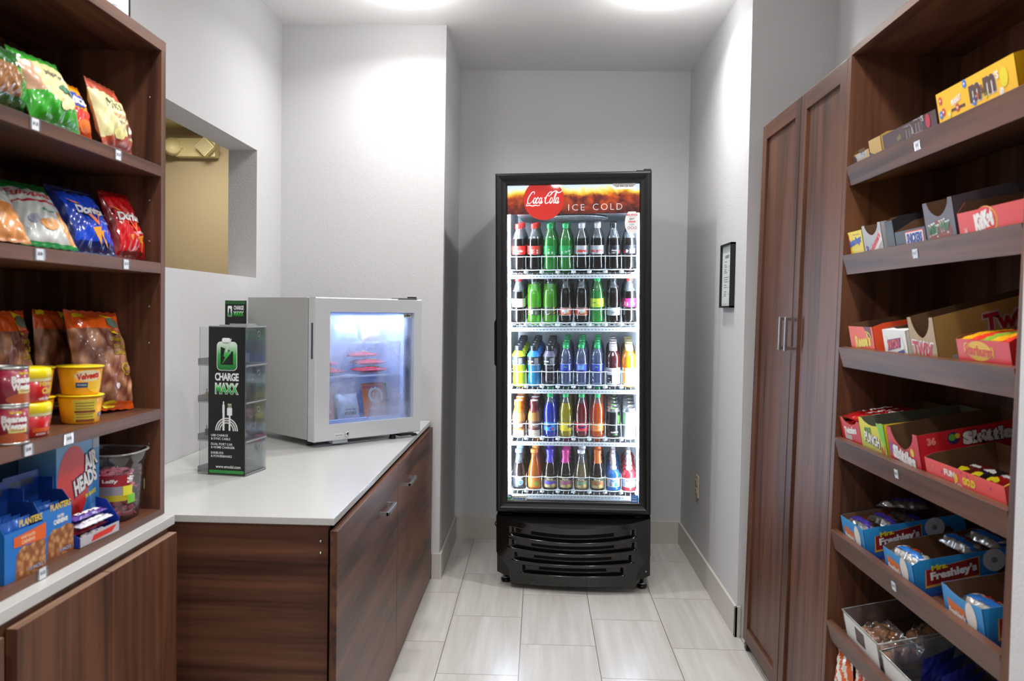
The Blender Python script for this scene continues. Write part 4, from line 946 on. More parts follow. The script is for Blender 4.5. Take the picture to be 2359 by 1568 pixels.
# ------------------------------------------------------------------ clear charger display tower
CM = TR(-1.107, 2.788, CT, -.165)
te = empty('charger_display', M=CM, label='clear acrylic charging-accessory tower with black front panel on the countertop', cat='display stand')
HT, WT, DT = .487, .168, .143; X1 = .036
b = MB(); q = .0025
for a, c in (((X1, 0, 0), (WT, q, HT)), ((X1, DT-q, 0), (WT, DT, HT)), ((X1, q, 0), (X1+q, DT-q, HT)), ((0, .006, .004), (X1, .0085, HT-.004)), ((0, DT-.0085, .004), (X1, DT-.006, HT-.004))): b.box(a, c, acryl)
for z in (0, HT-.004): b.box((X1+q, q, z), (WT, DT-q, z+.004), acryl_edge)
b.build('clear_case', te)
lv = [.004, .111, .237, .358, HT]
for i in range(4):
    z0, z1 = lv[i]+.004, lv[i+1]-.004; dm = MB()
    dm.box((WT-.003, .005, z0), (WT-.0005, DT-.005, z1), acryl); dm.box((X1+.004, .006, z0), (WT-.003, DT-.006, z0+.003), acryl_edge); dm.box((WT-.004, .004, z0-.004), (WT+.003, DT-.004, z0-.001), acryl_edge)
    if i < 3: dm.tube([(WT+.0005, .085+.008*cos(2*PI*k/14), z1-.022+.009*sin(2*PI*k/14)) for k in range(14)], .0012, C('70757a', .3), 5, closed=True)
    else: dm.tube([(WT+.0005, .085+.008*cos(2*PI*k/14), z1-.022+.009*sin(2*PI*k/14)) for k in range(14)], .0012, C('70757a', .3), 5, closed=True)
    if i == 3:
        for y in (.05, .095): dm.box((WT-.02, y, z0), (WT-.004, y+.0015, z1-.03), acryl_edge)
    if i in (1, 2): dm.box((WT-.012, .004, (z0+z1)/2), (WT-.004, DT-.006, (z0+z1)/2+.0015), acryl_edge); dm.box((WT-.012, .07, z0), (WT-.004, .0715, z1), acryl_edge)
    dm.build('drawer', te)['label'] = 'clear drawer with finger hole'
    tr = MB(); tr.box((-.004, .004, z0-.006), (X1, DT-.004, z0-.001), acryl_edge); tr.box((-.004, .004, z0-.001), (-.001, DT-.004, z0+.018), acryl); tr.build('side_tray', te)
pm = mat('display_black_panel', '0c0f0d', .3); pn = MB(); PX0 = X1+.002
pn.box((PX0, -.003, .004), (WT-.001, -.0002, HT-.003), pm)
def ramp_mat(name, z0, z1, cols):
    m = mat(name, 'ffffff', .45); N, L = nodes(m); tc = N.new('ShaderNodeTexCoord'); sp = N.new('ShaderNodeSeparateXYZ'); mr = N.new('ShaderNodeMapRange'); r = N.new('ShaderNodeValToRGB')
    L.new(tc.outputs['Object'], sp.inputs[0]); L.new(sp.outputs[2], mr.inputs['Value']); mr.inputs['From Min'].default_value = z0; mr.inputs['From Max'].default_value = z1; L.new(mr.outputs[0], r.inputs[0]); L.new(r.outputs[0], N['Principled BSDF'].inputs['Base Color'])
    r.color_ramp.elements[0].color = lin(cols[0]); r.color_ramp.elements[1].color = lin(cols[-1])
    for k in range(1, len(cols)-1): e = r.color_ramp.elements.new(k/(len(cols)-1)); e.color = lin(cols[k])
    return m
gsilver = C('dfe1e2', .4)
F = front_face(pn, 0, 0, -.003); cx = X1+.067; white = C('e6e6e6', .45)
gr1 = ramp_mat('logo_green', .345, .445, ('1c6a30', '35b046', 'f2f5f2')); gr2 = ramp_mat('maxx_green', .264, .306, ('1f7a34', '3fbf4f', 'f0f4f0'))
def rrect(x0, z0, x1, z1, r): 
    P = []
    for (ax, az, s) in ((x1-r, z1-r, 0), (x0+r, z1-r, 1), (x0+r, z0+r, 2), (x1-r, z0+r, 3)): P += [(ax+r*cos(PI/2*(s+k/5)), az+r*sin(PI/2*(s+k/5))) for k in range(6)]
    return P
F.poly(rrect(cx-.036, .343, cx+.036, .437, .014), gsilver, 1); F.poly(rrect(cx-.018, .430, cx+.012, .449, .006), gsilver, 1)
F.poly(rrect(cx-.034, .345, cx+.034, .435, .013), gr1, 2); F.poly(rrect(cx-.016, .43, cx+.010, .447, .005), gr1, 2)
F.poly([(cx-.022, .362), (cx+.022, .362), (cx+.022, .405), (cx-.022, .420)], pm, 3)
F.poly([(cx-.018, .362), (cx-.006, .386), (cx-.012, .390), (cx-.004, .422), (cx+.006, .424), (cx+.004, .402), (cx+.022, .417), (cx+.014, .400)], gr1, 4); F.stroke([(cx+.016, .446), (cx-.002, .404)], .003, gsilver, 5, 2, False)
F.text('CHARGE', cx, .3225, .084, .026, gsilver, 2, .04, space=.92); F.text('MAXX', cx, .2845, .084, .038, gsilver, 1, .075, space=.95); F.text('MAXX', cx, .2845, .078, .033, gr2, 3, .03, space=1.)
for r in (.038, .031, .024): F.stroke([(cx+r*cos(PI*k/12), .148+r*1.05*sin(PI*k/12)) for k in range(13)], .0042, white, 1, 3, False)
F.rect(cx-.014, .148, cx-.007, .215, white, 3); F.rect(cx-.0145, .205, cx-.0065, .232, white, 4); F.rect(cx-.0125, .232, cx-.0085, .243, white, 4)
F.rect(cx+.008, .148, cx+.014, .200, white, 3); F.rect(cx+.002, .198, cx+.020, .222, white, 4); F.rect(cx+.004, .222, cx+.018, .236, C('a8a48c'), 4); F.rect(cx+.006, .226, cx+.009, .230, pm, 5); F.rect(cx+.013, .226, cx+.016, .230, pm, 5)
for t, z, w in (('USB CHARGE', .1315, .060), ('& SYNC CABLE', .1205, .068), ('DUAL PORT CAR', .103, .076), ('& HOME CHARGER', .0925, .084), ('EARBUDS', .0745, .044), ('& POWERBANKS', .0635, .074)): F.text(t, PX0+.010+w/2, z, w, .0075, white, 1, .01)
F.text('www.emobii.com', cx+.006, .030, .088, .010, white, 1, .01); F.rect(PX0+.004, .008, WT-.004, .018, C('2f8a3c'), 1)
pn.build('front_panel', te)['label'] = 'black printed front panel'
sn = MB(); sn.box((.050, .040, HT), (.155, .10, HT+.0035), acryl_edge); sn.box((.085, .045, HT+.0035), (.150, .095, HT+.008), acryl_edge); sn.box((.058, .062, HT+.0035), (.134, .066, HT+.084), pm, bev=.0012)
F = front_face(sn, 0, 0, .0618); F.text('CHARGE', .108, HT+.060, .036, .014, gsilver, 2, .04); g3 = ramp_mat('maxx_green_small', HT+.032, HT+.05, ('1f7a34', '3fbf4f', 'f0f4f0')); F.text('MAXX', .108, HT+.040, .036, .018, g3, 2, .05); F.poly(rrect(.068, HT+.030, .084, HT+.066, .004), gsilver, 1); F.poly(rrect(.0692, HT+.0312, .0828, HT+.0648, .003), g3, 2); F.poly([(.073, HT+.036), (.079, HT+.038), (.079, HT+.056), (.073, HT+.058)], pm, 3)
F.rect(.060, HT+.072, .132, HT+.082, C('1f5a2c'), 1); sn.build('top_sign', te)['label'] = 'small black topper sign'
# accessories in the drawers
wp = C('e3e3e1', .35, 'plastic'); lb_ = C('4a5fc4', .3, 'plastic')
def acc(nm, mk, x, y, z, rz, lab, cat, grp=None): o = mk().build(nm); o.matrix_world = CM @ TR(x, y, z, rz); props(o, lab, cat, grp)
def plug():
    m_ = MB(); m_.box((-.011, -.011, 0), (.011, .011, .030), wp, bev=.004); m_.box((-.004, -.006, .030), (.004, .006, .038), steel); return m_
def coil():
    m_ = MB(); m_.tube([((.016+.002*(k % 3))*cos(k*.7), .010+.004*sin(k*.3), .018+(.016+.002*(k % 3))*sin(k*.7)) for k in range(28)], .0026, wp, 6); m_.tube([(-.02, 0, .004), (.0, 0, .006), (.02, .006, .004)], .004, wp, 8); return m_
def pouch(c_): 
    def f():
        mb, F = bag(.05, .062, .008, film, 12, 12); F.rect(-.018, .01, .018, .045, C(c_, .3), 1, 4); return mb
    return f
acc('phone_charger', plug, WT-.018, .030, lv[3]+.012, .2, 'small white charger plug in the tower top drawer', 'charger')
acc('cable_coil', coil, WT-.030, .035, lv[2]+.012, 1.4, 'coiled white cable in the second tower drawer from the top', 'cable')
acc('cable_coil', coil, WT-.030, .035, lv[1]+.012, 1.2, 'coiled white cable in the third tower drawer from the top', 'cable')
for i, (y, lvl, c_, lb) in enumerate(((.105, 2, '2a3f7a', 'dark blue packet in the second tower drawer'), (.105, 1, '4a5fd4', 'bright blue packet in the third tower drawer'), (.075, 3, '3a4a9a', 'blue packet in the tower top drawer'))):
    acc('accessory_packet', pouch(c_), WT-.034, y, lv[lvl]+.011, PI/2, lb, 'packet')
def bank():
    return MB().box((-.03, -.022, 0), (.03, .022, .014), wp, bev=.006)
for i, (x, y, z) in enumerate(((WT-.040, .06, .0115), (WT-.040, .062, .026), (WT-.060, .098, .0115))):
    acc('power_bank', bank, x, y, z, .3, ('white power bank, lower of the stacked pair in the bottom drawer', 'white power bank, upper of the stacked pair in the bottom drawer', 'white power bank at the back of the bottom drawer')[i], 'power bank')
for i, (z, lb) in enumerate(((.237+.009, 'small beige plug on the middle left tray of the charger tower'), (.125, 'small dark plug on the lower left tray of the charger tower'))):
    o = (MB().box((-.009, -.009, 0), (.009, .009, .022), C(('b8a888', '3a3a3c')[i], .4, 'plastic'), bev=.003).cyl((-.004, -.004, .022), (-.004, -.004, .034), .002, steel)).build('charger_plug'); o.matrix_world = CM @ TR(.018, .03, z, .3); props(o, lb, 'charger')

# framed price list standing on the left shelf unit
se = empty('sign_holder', M=TR(-1.06, 2.04, 1.990, 1.30), label='clear sign holder with a white price sheet on top of the snack shelves', cat='sign')
s = MB(); s.box((-.11, -.002, 0), (.11, .002, .29), acryl_edge); s.box((-.11, -.004, 0), (-.106, .004, .29), blk); s.box((.106, -.004, 0), (.110, .004, .29), blk); s.build('holder', se)
s = MB(); s.box((-.104, -.0032, .003), (.104, -.0022, .285), paper); F = front_face(s, 0, 0, -.0032); gi = C('9aa0a6')
F.rect(-.104, .003, -.088, .285, C('242a6a'), 1)
for k in range(12): F.rect(-.06, .03+.016*k, .0+.02*((k*5) % 3)/2, .033+.016*k, gi); F.rect(.05, .03+.016*k, .066, .033+.016*k, gi)
s.build('price_sheet', se)

# ------------------------------------------------------------------ snacks on the left shelves
def chip(nm, x, y, z, rz, lean, roll, w, h, t, mfn, art, label, seed, cat='chip bag', grp=None, wr=1., waist=.05, backm=None):
    mb, F = bag(w, h, t, mfn, 44, 52, seed=seed, wr=wr, waist=waist, backm=backm)
    if art: art(F)
    o = mb.build(nm, fix=False)
    o.matrix_world = TR(x, y, z+.0035+w/2*abs(sin(roll)), rz) @ Matrix.Rotation(-lean, 4, 'X') @ Matrix.Rotation(-roll, 4, 'Y')
    props(o, label, cat, grp); return o
gB, crm, dgB = foil('2f9a22'), foil('cdc08a', .4), foil('1d5a1e')
def m_green(u, v):
    if v > .80+.06*sin(3*u): return gB
    if (u-.62)**2/.16+(v-.56)**2/.07 < 1: return crm
    return gB if v < .40 else (crm if u > .25 else foil('b98a6a', .4))
def art_green(F): F.text('Jalapeno', .008, .103, .060, .014, C('3b3a34'), 1, .02, .2); F.ell(.030, .075, .022, .009, C('2a6a4a'), 1, 14); F.ell(.044, .068, .014, .008, C('1f4f3f'), 2, 12); F.ell(.030, .048, .020, .012, C('e6d49a'), 1, 12); F.ell(.012, .040, .014, .009, C('f0e2b0'), 2, 12)
chip('chip_bag', -.958, 1.695, 1.684, 1.50, .347, .031, .158, .150, .030, m_green, art_green, 'bright green and cream chip bag on the top snack shelf', 1)
chip('chip_bag', -.975, 1.545, 1.684, 1.60, .10, .06, .150, .115, .028, lambda u, v: dgB if v > .72 or v < .22 else (foil('8a5a2c') if abs(u-.45) < .3 else gB), None, 'dark green and brown chip bag at the left end of the top snack shelf', 2)
oran, redb = foil('f0961a'), foil('d8281c')
def m_or(u, v): return oran if v > .66+.1*(u-.5) or .52 < v < .60 else (redb if v > .22 else foil('d9541c'))
def art_or(F): F.ell(0, .088, .040, .018, C('1f3f9a'), 1, 14); F.text('Fritos', 0, .087, .062, .022, W_, 2, .05, .2); F.ell(.01, .030, .022, .014, C('e0701c'), 1, 12)
chip('chip_bag', -.985, 1.822, 1.684, 1.45, .277, 0, .100, .130, .024, m_or, art_or, 'narrow orange and red chip bag between the green and cream bags', 3)
rst = foil('a8452c', .35)
def m_cr(u, v): return rst if v > .84-.12*u or v < .13+.08*sin(2.6*u) else foil('cec58e', .4)
def art_cr(F): F.text('Miss', -.008, .103, .060, .024, C('33322c'), 1, -.01, .35); F.text('SMOKEHOUSE', .010, .076, .072, .011, C('b4553a'), 1, .0); F.text('bbq', .0, .062, .02, .006, C('6a6a4a'), 1); F.ell(.036, .050, .014, .016, C('7a2a20'), 1, 14); F.ell(.038, .051, .008, .009, C('e6dfc0'), 2, 10); F.ell(-.01, .034, .022, .012, C('d9cc84'), 1, 12)
chip('chip_bag', -.954, 1.938, 1.684, 1.566, .286, 0, .135, .158, .026, m_cr, art_cr, 'cream chip bag with rust-red ends, rightmost on the top snack shelf', 4)
# second shelf
bl1, bl2 = foil('1446c8', .2), foil('0f2468', .2)
def m_bl(u, v): return bl2 if v < .16 or v > .88 or u < .10 else bl1
def dori(F, col): 
    F.poly([(-.045, .118), (.05, .112), (.052, .086), (.0, .080), (-.04, .088)], K_, 1); F.text('Doritos', .006, .098, .088, .022, C('d9dcde'), 2, .05, .15)
    F.poly([(-.01, .086), (.012, .060), (.030, .094), (.024, .094), (.012, .070), (.0, .086)], C('f0702a'), 3); F.poly([(-.046, .126), (-.02, .112), (-.03, .112)], C('f08a3a'), 2)
    for a, b in ((0, 0), (.026, -.004)): F.poly([(-.014+a, .052+b), (.016+a, .058+b), (.012+a, .018+b)], C('e2961e'), 2-(a > 0))
def art_bl(F): dori(F, 0); F.text('COOL RANCH', .036, .070, .030, .006, C('9fb4e0'), 1, .02)
chip('chip_bag', -.985, 1.893, 1.447, 1.391, .448, -.012, .150, .165, .030, m_bl, art_bl, 'blue tortilla chip bag on the second snack shelf', 5)
rd1 = foil('c01418', .18)
def art_rd(F): dori(F, 1); F.text('NACHO CHEESE', .03, .060, .04, .006, W_, 1, .02)
chip('chip_bag', -.972, 2.040, 1.447, 1.43, .307, .03, .118, .165, .026, lambda u, v: foil('7a0c10', .2) if v < .1 or u < .08 else rd1, art_rd, 'red tortilla chip bag, rightmost on the second snack shelf', 6)
wf, gt = foil('c4c8c6', .3), foil('17823c', .25)
def m_wh(u, v): return gt if v > .80 or v < .05 else (C('a51e2c') if abs(v-.585-.05*(u-.5)) < .018 else (foil('c98a48', .4) if (u-.95)**2/.035+(v-.28)**2/.06 < 1 else (wf if v > .05 else gt)))
def art_wh(F): F.text('Funyuns', -.004, .134, .100, .026, C('c0202e'), 1, .02, .35); F.text('flavor', .018, .085, .03, .008, C('2f9a6a'), 1, .02, .2); F.ell(.006, .048, .020, .014, C('c98a48'), 1, 14); F.ell(-.022, .058, .012, .010, C('9aa0b0'), 1, 12)
chip('chip_bag', -.978, 1.708, 1.447, 1.155, .74, -.058, .125, .19, .026, m_wh, art_wh, 'white crisp bag with green top and red script lettering', 7)
chip('chip_bag', -.985, 1.545, 1.447, 1.05, .85, -.1, .125, .17, .026, lambda u, v: wf if v > .55 or u < .4 else foil('c98240', .4), None, 'white and tan crisp bag at the left end of the second shelf', 8)

# third shelf: puffed rinds, cups and cans
rind = mat('pork_rinds', 'b8744a', .45, coat=.6); N, L = nodes(rind)
vo = N.new('ShaderNodeTexVoronoi'); vo.inputs['Scale'].default_value = 30; vo.feature = 'SMOOTH_F1'; r = N.new('ShaderNodeValToRGB'); tc = N.new('ShaderNodeTexCoord'); L.new(tc.outputs['Object'], vo.inputs['Vector']); L.new(vo.outputs['Distance'], r.inputs[0])
r.color_ramp.elements[0].color = lin('e6a880'); r.color_ramp.elements[1].color = lin('74391f'); r.color_ramp.elements[0].position = .05; r.color_ramp.elements[1].position = .55; L.new(r.outputs[0], N['Principled BSDF'].inputs['Base Color'])
bp = N.new('ShaderNodeBump'); bp.inputs['Strength'].default_value = .8; bp.inputs['Distance'].default_value = .006; bp.invert = True; L.new(vo.outputs['Distance'], bp.inputs['Height']); L.new(bp.outputs[0], N['Principled BSDF'].inputs['Normal'])
og = foil('f2641c', .25)
def m_pk(u, v): return og if v > .80 or v < .07 else rind
def art_pk(F):
    F.poly([(.022, .232), (.055, .226), (.062, .178), (.026, .182)], YL, 1); F.ell(.045, .210, .018, .014, C('6a7a6a'), 2, 14); F.text('PORK', .042, .188, .028, .007, R_, 2, .04)
    oy = C('b8a01a', .4)
    for t, z, w in (('CHICHARRONES', .166, .050), ('CHILE', .148, .040), ('LIMON', .132, .044)): F.text(t, .040, z, w, .010, oy, 1, .03)
    F.ell(.046, .092, .020, .015, oy, 1, 12); F.ell(.046, .092, .017, .012, rind, 2, 12); F.text('MIX', .046, .092, .02, .007, oy, 3, .03); F.ell(.016, .052, .0075, .0075, C('d9cdd0'), 1, 16); F.ell(.0, .012, .022, .008, YL, 1, 14); F.rect(-.06, .222, -.03, .232, YL, 1, 2)
PK = [(-1.004, 1.993, 1.283, .28, -.05, .160, .240, 'large pork rind bag with yellow print, nearest the shelf end panel'), (-1.130, 2.00, 1.50, .10, -.05, .140, .232, 'pork rind bag in the middle, behind the yellow cups'), (-1.130, 1.83, 1.55, .10, 0, .140, .235, 'pork rind bag farthest left behind the yellow cups')]
for i, (x, y, rz, ln, ro, w, h, lb) in enumerate(PK): chip('pork_rind_bag', x, y, 1.088, rz, ln, ro, w, h, .036 if i == 0 else .028, m_pk, art_pk, lb, 20+i, 'snack bag', 'pork rind bags on the third shelf', 1.6, .02)
def cylmap(mb, rf, zb): return Face(mb, lambda u, v, l: ((rf(v)+EPS*l)*sin(u/rf(.03)), -(rf(v)+EPS*l)*cos(u/rf(.03)), zb+v), .004)
# cheese cups
velv, vell = C('f0a818', .35), C('f2d41c', .3)
def cup(back):
    bd = MB(); bd.lathe([(.036, 0), (.037, .003), (.0445, .058)], velv, 56); F = cylmap(bd, lambda z: .037+.0075*z/.058, 0)
    if back:
        F.rect(-.040, .006, .006, .052, C('e4cf4a'), 1, 8); 
        for z in (.044, .038, .032, .020, .014): F.rect(-.036, z, .0, z+.002, C('9a8430'), 2, 6)
        F.rect(-.038, .024, .004, .029, C('8a4a2a'), 2, 6); F.rect(-.036, .005, .004, .010, C('8a4a2a'), 3, 6); F.rect(.014, .014, .032, .023, C('4a7ab8'), 1, 3); F.text('60', .023, .0185, .01, .006, C('e4c8b0'), 2, .05)
    else:
        F.ell(-.006, .041, .028, .012, C('f3e9c0'), 1, 22); F.text('Velveeta', -.006, .041, .046, .014, R_, 2, .04, .15, .12); F.rect(-.032, .016, -.008, .027, C('1e4a7a'), 1, 3); F.text('Original', -.020, .0215, .018, .004, W_, 2); F.ell(.014, .018, .022, .014, C('f6c83a'), 1, 16); F.stroke([(.016, .026), (.030, .040)], .0016, C('d9b87a'), 3, 2, False); F.rect(.040, .006, .050, .05, C('e4d48a'), 1, 2)
    ld = MB(); ld.lathe([(.0445, .058), (.0475, .0582), (.0478, .0600), (.0465, .0608), (0, .0605)], vell, 30); return bd, ld
def place_cup(x, y, z, rz, back, lb):
    e_ = empty('cheese_cup', M=TR(x, y, z+.0005, rz), label=lb, cat='food cup', group='yellow cheese pasta cups'); bd, ld = cup(back); bd.build('cup_body', e_, fix=False); ld.build('foil_lid', e_, fix=False)
for i, (x, y) in enumerate(((-.985, 1.832), (-1.055, 1.765), (-1.100, 1.668))):
    w_ = ('frontmost stack', 'middle stack', 'rearmost stack')[i]
    place_cup(x, y, 1.088, 1.15, True, 'yellow cheese cup, lower of the '+w_+' on the third shelf'); place_cup(x, y, 1.0885+.0612, 1.05, False, 'yellow cheese cup, upper of the '+w_+' on the third shelf')
# chili tubs
def tub(top):
    bd = MB(); bd.lathe([(.039, 0), (.041, .002), (.046, .046)], foil('c2181c', .3), 56); F = cylmap(bd, lambda z: .041+.005*z/.046, 0)
    if top: F.text('Hormel', .026, .036, .038, .011, C('e8c44a'), 1, .05); F.text('Chili', .028, .022, .030, .012, C('e8c44a'), 1, .05); F.poly([(-.002, .002), (.044, .002), (.040, .014), (.004, .010)], C('4a2420'), 1); F.text('with Beans', .024, .0075, .034, .006, W_, 2, .02)
    else: F.rect(-.034, .004, -.012, .040, C('8a8078'), 1, 4); F.rect(-.006, .010, .044, .018, C('e0601c'), 1, 8); F.text('MICROWAVE', .012, .006, .022, .004, W_, 2, .02); F.ell(.038, .006, .006, .003, C('b8a8a0'), 1, 10)
    ld = MB(); yl = C('f2dc12', .3, 'plastic'); ld.lathe([(.0465, .046), (.0475, .047), (.0475, .058), (.0455, .0635), (.040, .0655), (0, .0655)], yl, 30); ld.lathe([(.0462, .0405), (.0468, .046)], C('e0d8a0', .3, 'plastic'), 30, cap=False); return bd, ld
for i, z in enumerate((1.088, 1.088+.0662)):
    e_ = empty('chili_tub', M=TR(-.985, 1.628, z+.0005, 1.0), label=('lower', 'upper')[i]+' red chili tub of the yellow-lidded pair on the third shelf', cat='food tub', group='red chili tubs'); bd, ld = tub(i == 1); bd.build('tub_body', e_, fix=False); ld.build('lid', e_, fix=False)['label'] = 'yellow lid'
def bean_can(top):
    bd = MB(); bd.lathe([(.0345, .004), (.0345, .066)], foil('8f1c34', .3), 56); F = cylmap(bd, lambda z: .0345, .004)
    s_ = 0 if top else -.016
    F.text('Van Camp', .012+s_, .054, .022, .006, YL, 1, .05); F.text('Beanee', .012+s_, .043, .046, .013, W_, 1, .06); F.text('Weenee', .012+s_, .030, .046, .013, W_, 1, .06); F.rect(.0+s_, .018, .034+s_, .027, C('e0cf82'), 1, 6); F.text('Original', .016+s_, .0225, .024, .005, C('8a3a3a'), 2, .02); F.ell(.010+s_, .008, .030, .010, C('b0522c'), 1, 18)
    rm = MB(); al = mat('tin_rim', 'c6c8c4', .3, .9); bd.lathe([(.0335, 0), (.0355, .0008), (.0355, .003), (.0346, .0045)], al, 30); rm.lathe([(.0346, .0655), (.0355, .067), (.0355, .0695), (.0345, .070), (.034, .068), (0, .068)], al, 30); return bd, rm
for j, (x, y, w_) in enumerate(((-.960, 1.536, 'front stack'), (-1.050, 1.55, 'rear stack'))):
    for i in range(2):
        e_ = empty('bean_can', M=TR(x, y, 1.0885+.0702*i, 1.05), label=('lower', 'upper')[i]+' maroon bean can of the '+w_+' at the left of the third shelf', cat='food can', group='maroon bean cans'); bd, rm = bean_can(i == 1); bd.build('can_body', e_, fix=False); rm.build('can_lid', e_, fix=False)

# bottom shelf
Z4 = .838
def carton(w, d, h, fh, out, inn=kraft, art=None, sideart=None, hs=None, t=.0012, arch=False, backh=None, name='candy_box', base=None):
    """open-topped display carton: front height fh, sides rising to h, inside of plain board"""
    b = MB(); bh = backh or h; hs = hs or .02
    side = [(0, 0), (d, 0), (d, bh), (hs, h), (0, fh)] if not arch else [(0, 0), (d, 0), (d, bh), (0, h)]
    for x in (0, w-t):
        b.prism(side, x, x+t/2 if x else x+t/2, out if not x else inn, axes=(1, 2, 0)); b.prism(side, x+t/2, x+t, inn if not x else out, axes=(1, 2, 0))
    b.box((t, d-t, 0), (w-t, d, bh), inn); b.box((t, t, 0), (w-t, d-t, t), inn)
    if arch:
        n = 12; P = [(0, 0), (w, 0), (w, h), (w*.86, h)]
        P += [(w*.5+w*.36*cos(PI*k/n), fh+(h-fh)*(1-sin(PI*k/n))**.8) for k in range(1, n)] + [(w*.14, h), (0, h)]
        # split into quads along x so the concave outline fills correctly
        xs = [0, w*.14]+[w*.5-w*.36*cos(PI*k/n) for k in range(1, n)]+[w*.86, w]; tops = [h, h]+[fh+(h-fh)*(1-sin(PI*k/n))**.8 for k in range(1, n)]+[h, h]
        for k in range(len(xs)-1):
            q = [(xs[k], 0), (xs[k+1], 0), (xs[k+1], tops[k+1]), (xs[k], tops[k])]; b.prism(q, 0, t/2, out, axes=(0, 2, 1)); b.prism(q, t/2, t, inn, axes=(0, 2, 1))
    else: b.box((0, 0, 0), (w, t/2, fh), out); b.box((0, t/2, 0), (w, t, fh), inn)
    if art: art(front_face(b))
    if sideart: sideart(plane_face(b, (w, 0, 0), (0, 1, 0), (0, 0, 1), (1, 0, 0)))
    return b
bluep = C('1f74c8', .4); nutc = mat('nut_print', 'c08a52', .5); N, L = nodes(nutc)
vo = N.new('ShaderNodeTexVoronoi'); vo.inputs['Scale'].default_value = 85; r = N.new('ShaderNodeValToRGB'); tc = N.new('ShaderNodeTexCoord'); L.new(tc.outputs['Object'], vo.inputs['Vector']); L.new(vo.outputs['Distance'], r.inputs[0]); L.new(r.outputs[0], N['Principled BSDF'].inputs['Base Color'])
r.color_ramp.elements[0].color = lin('dca76a'); r.color_ramp.elements[1].color = lin('8a4e24'); r.color_ramp.elements[1].position = .7
def planters(orange):
    def a(F):
        F.poly([(.030, 0), (.118, 0), (.118, .052), (.095, .060), (.075, .055), (.05, .057), (.034, .045)], nutc, 1)
        if orange: F.poly([(.026, .060), (.118, .056), (.118, .086), (.026, .078)], C('e2601c'), 2); F.text('HONEY ROASTED', .066, .074, .040, .006, C('f3cfa8'), 3, .03); F.text('CASHEWS', .066, .065, .038, .007, C('f3cfa8'), 3, .03)
        else: F.text('SALTED', .074, .080, .022, .006, W_, 2, .05); F.text('CASHEWS', .074, .070, .046, .010, W_, 2, .06)
        F.text('PLANTERS', .074, .101, .066, .013, C('e3c43a'), 2, .03); F.text('13 PACKS', .088, .010, .040, .007, C('a9b8d8'), 3, .03)
    return a
for i, (y, lb, orr, h_) in enumerate(((1.500, 'blue nut box with orange band, left of the two on the bottom snack shelf', True, .098), (1.622, 'blue nut box with white lettering, right of the two on the bottom snack shelf', False, .108))):
    M = TR(-.945 if i == 0 else -.957, y, Z4+.0006, PI/2 - .06)
    e_ = empty('nut_box', M=M, label=lb, cat='snack box', group='blue nut boxes on the bottom snack shelf')
    carton(.112, .07, .125, h_-.008, bluep, C('123a8a', .5), planters(orr)).build('carton', e_, fix=False)
    fl = MB(); fl.prism([(0, .125), (.112, .125), (.112, .125), (0, .125)], 0, 0, bluep)
    fl = MB(); 
    fl.box((0, .0702, .10), (.112, .0714, .165), C('12409a', .45)); fl.box((.1105, .04, .125), (.112, .07, .150), C('12409a', .45)); F = front_face(fl, 0, .125, .0702); F.text('PLANTERS', .056, .022, .07, .012, C('5a5a2a'), 1, .03); fl.build('lid_flap', e_)
    for k in range(3):
        mb, F = bag(.09, .10, .0065, foil('2a62c0', .25), 14, 14, seed=50+k); o = mb.build('nut_packet', fix=False); o.matrix_world = M @ TR(.056, .018+.0185*k, .0045, 0, 0, -.03); props(o, 'blue nut packet, %s in the %s nut box' % (('frontmost', 'middle', 'rearmost')[k], ('orange-banded', 'white-lettered')[i]), 'nut packet', 'nut packets inside the blue boxes')
# airheads cartons
ahb, ahr, ahd = ramp_mat('sky_blue_print', 0, .25, ('2a6fb8', '3a8ad0', '9fcdea')), C('da2a20', .4), C('8a2a44', .4)
def balloon(F, k=1.):
    F.ell(.058*k, .118*k, .056*k, .082*k, ahr, 1, 30, ); F.poly([(.004, .0), (.080*k, .0), (.080*k, .07*k), (.01*k, .08*k)], ahr, 1)
def ahart(F):
    F.pos0 = F.pos; balloon(F); o_ = C('1c2f5c')
    for t, x, z, w, h in (('AIR', .118, .160, .050, .036), ('HEADS', .100, .117, .086, .036)): F.text(t, x, z, w+.006, h+.006, o_, 3, .10, .1, .3); F.text(t, x, z, w, h, W_, 5, .05, .1, .3)
    F.text('90 BARS', .120, .085, .040, .010, C('e8e03a'), 3, .04, .1, .2); F.rect(.112, .042, .150, .060, C('4a8ad8'), 2); F.rect(.130, .185, .152, .210, C('b9bcc2'), 2)
for i, (x, y, rz, lb) in enumerate(((-1.000, 1.765, 1.50, 'tall blue candy carton with a red disc and white lettering, front one'), (-1.105, 1.800, 1.54, 'tall blue candy carton with a red disc and white lettering, rear one in shade'))):
    b = MB(); b.box((0, 0, 0), (.155, .085, .2135), ahb); ahart(front_face(b)); o = b.build('candy_carton'); o.matrix_world = TR(x, y, Z4+.0006, rz); props(o, lb, 'candy box')
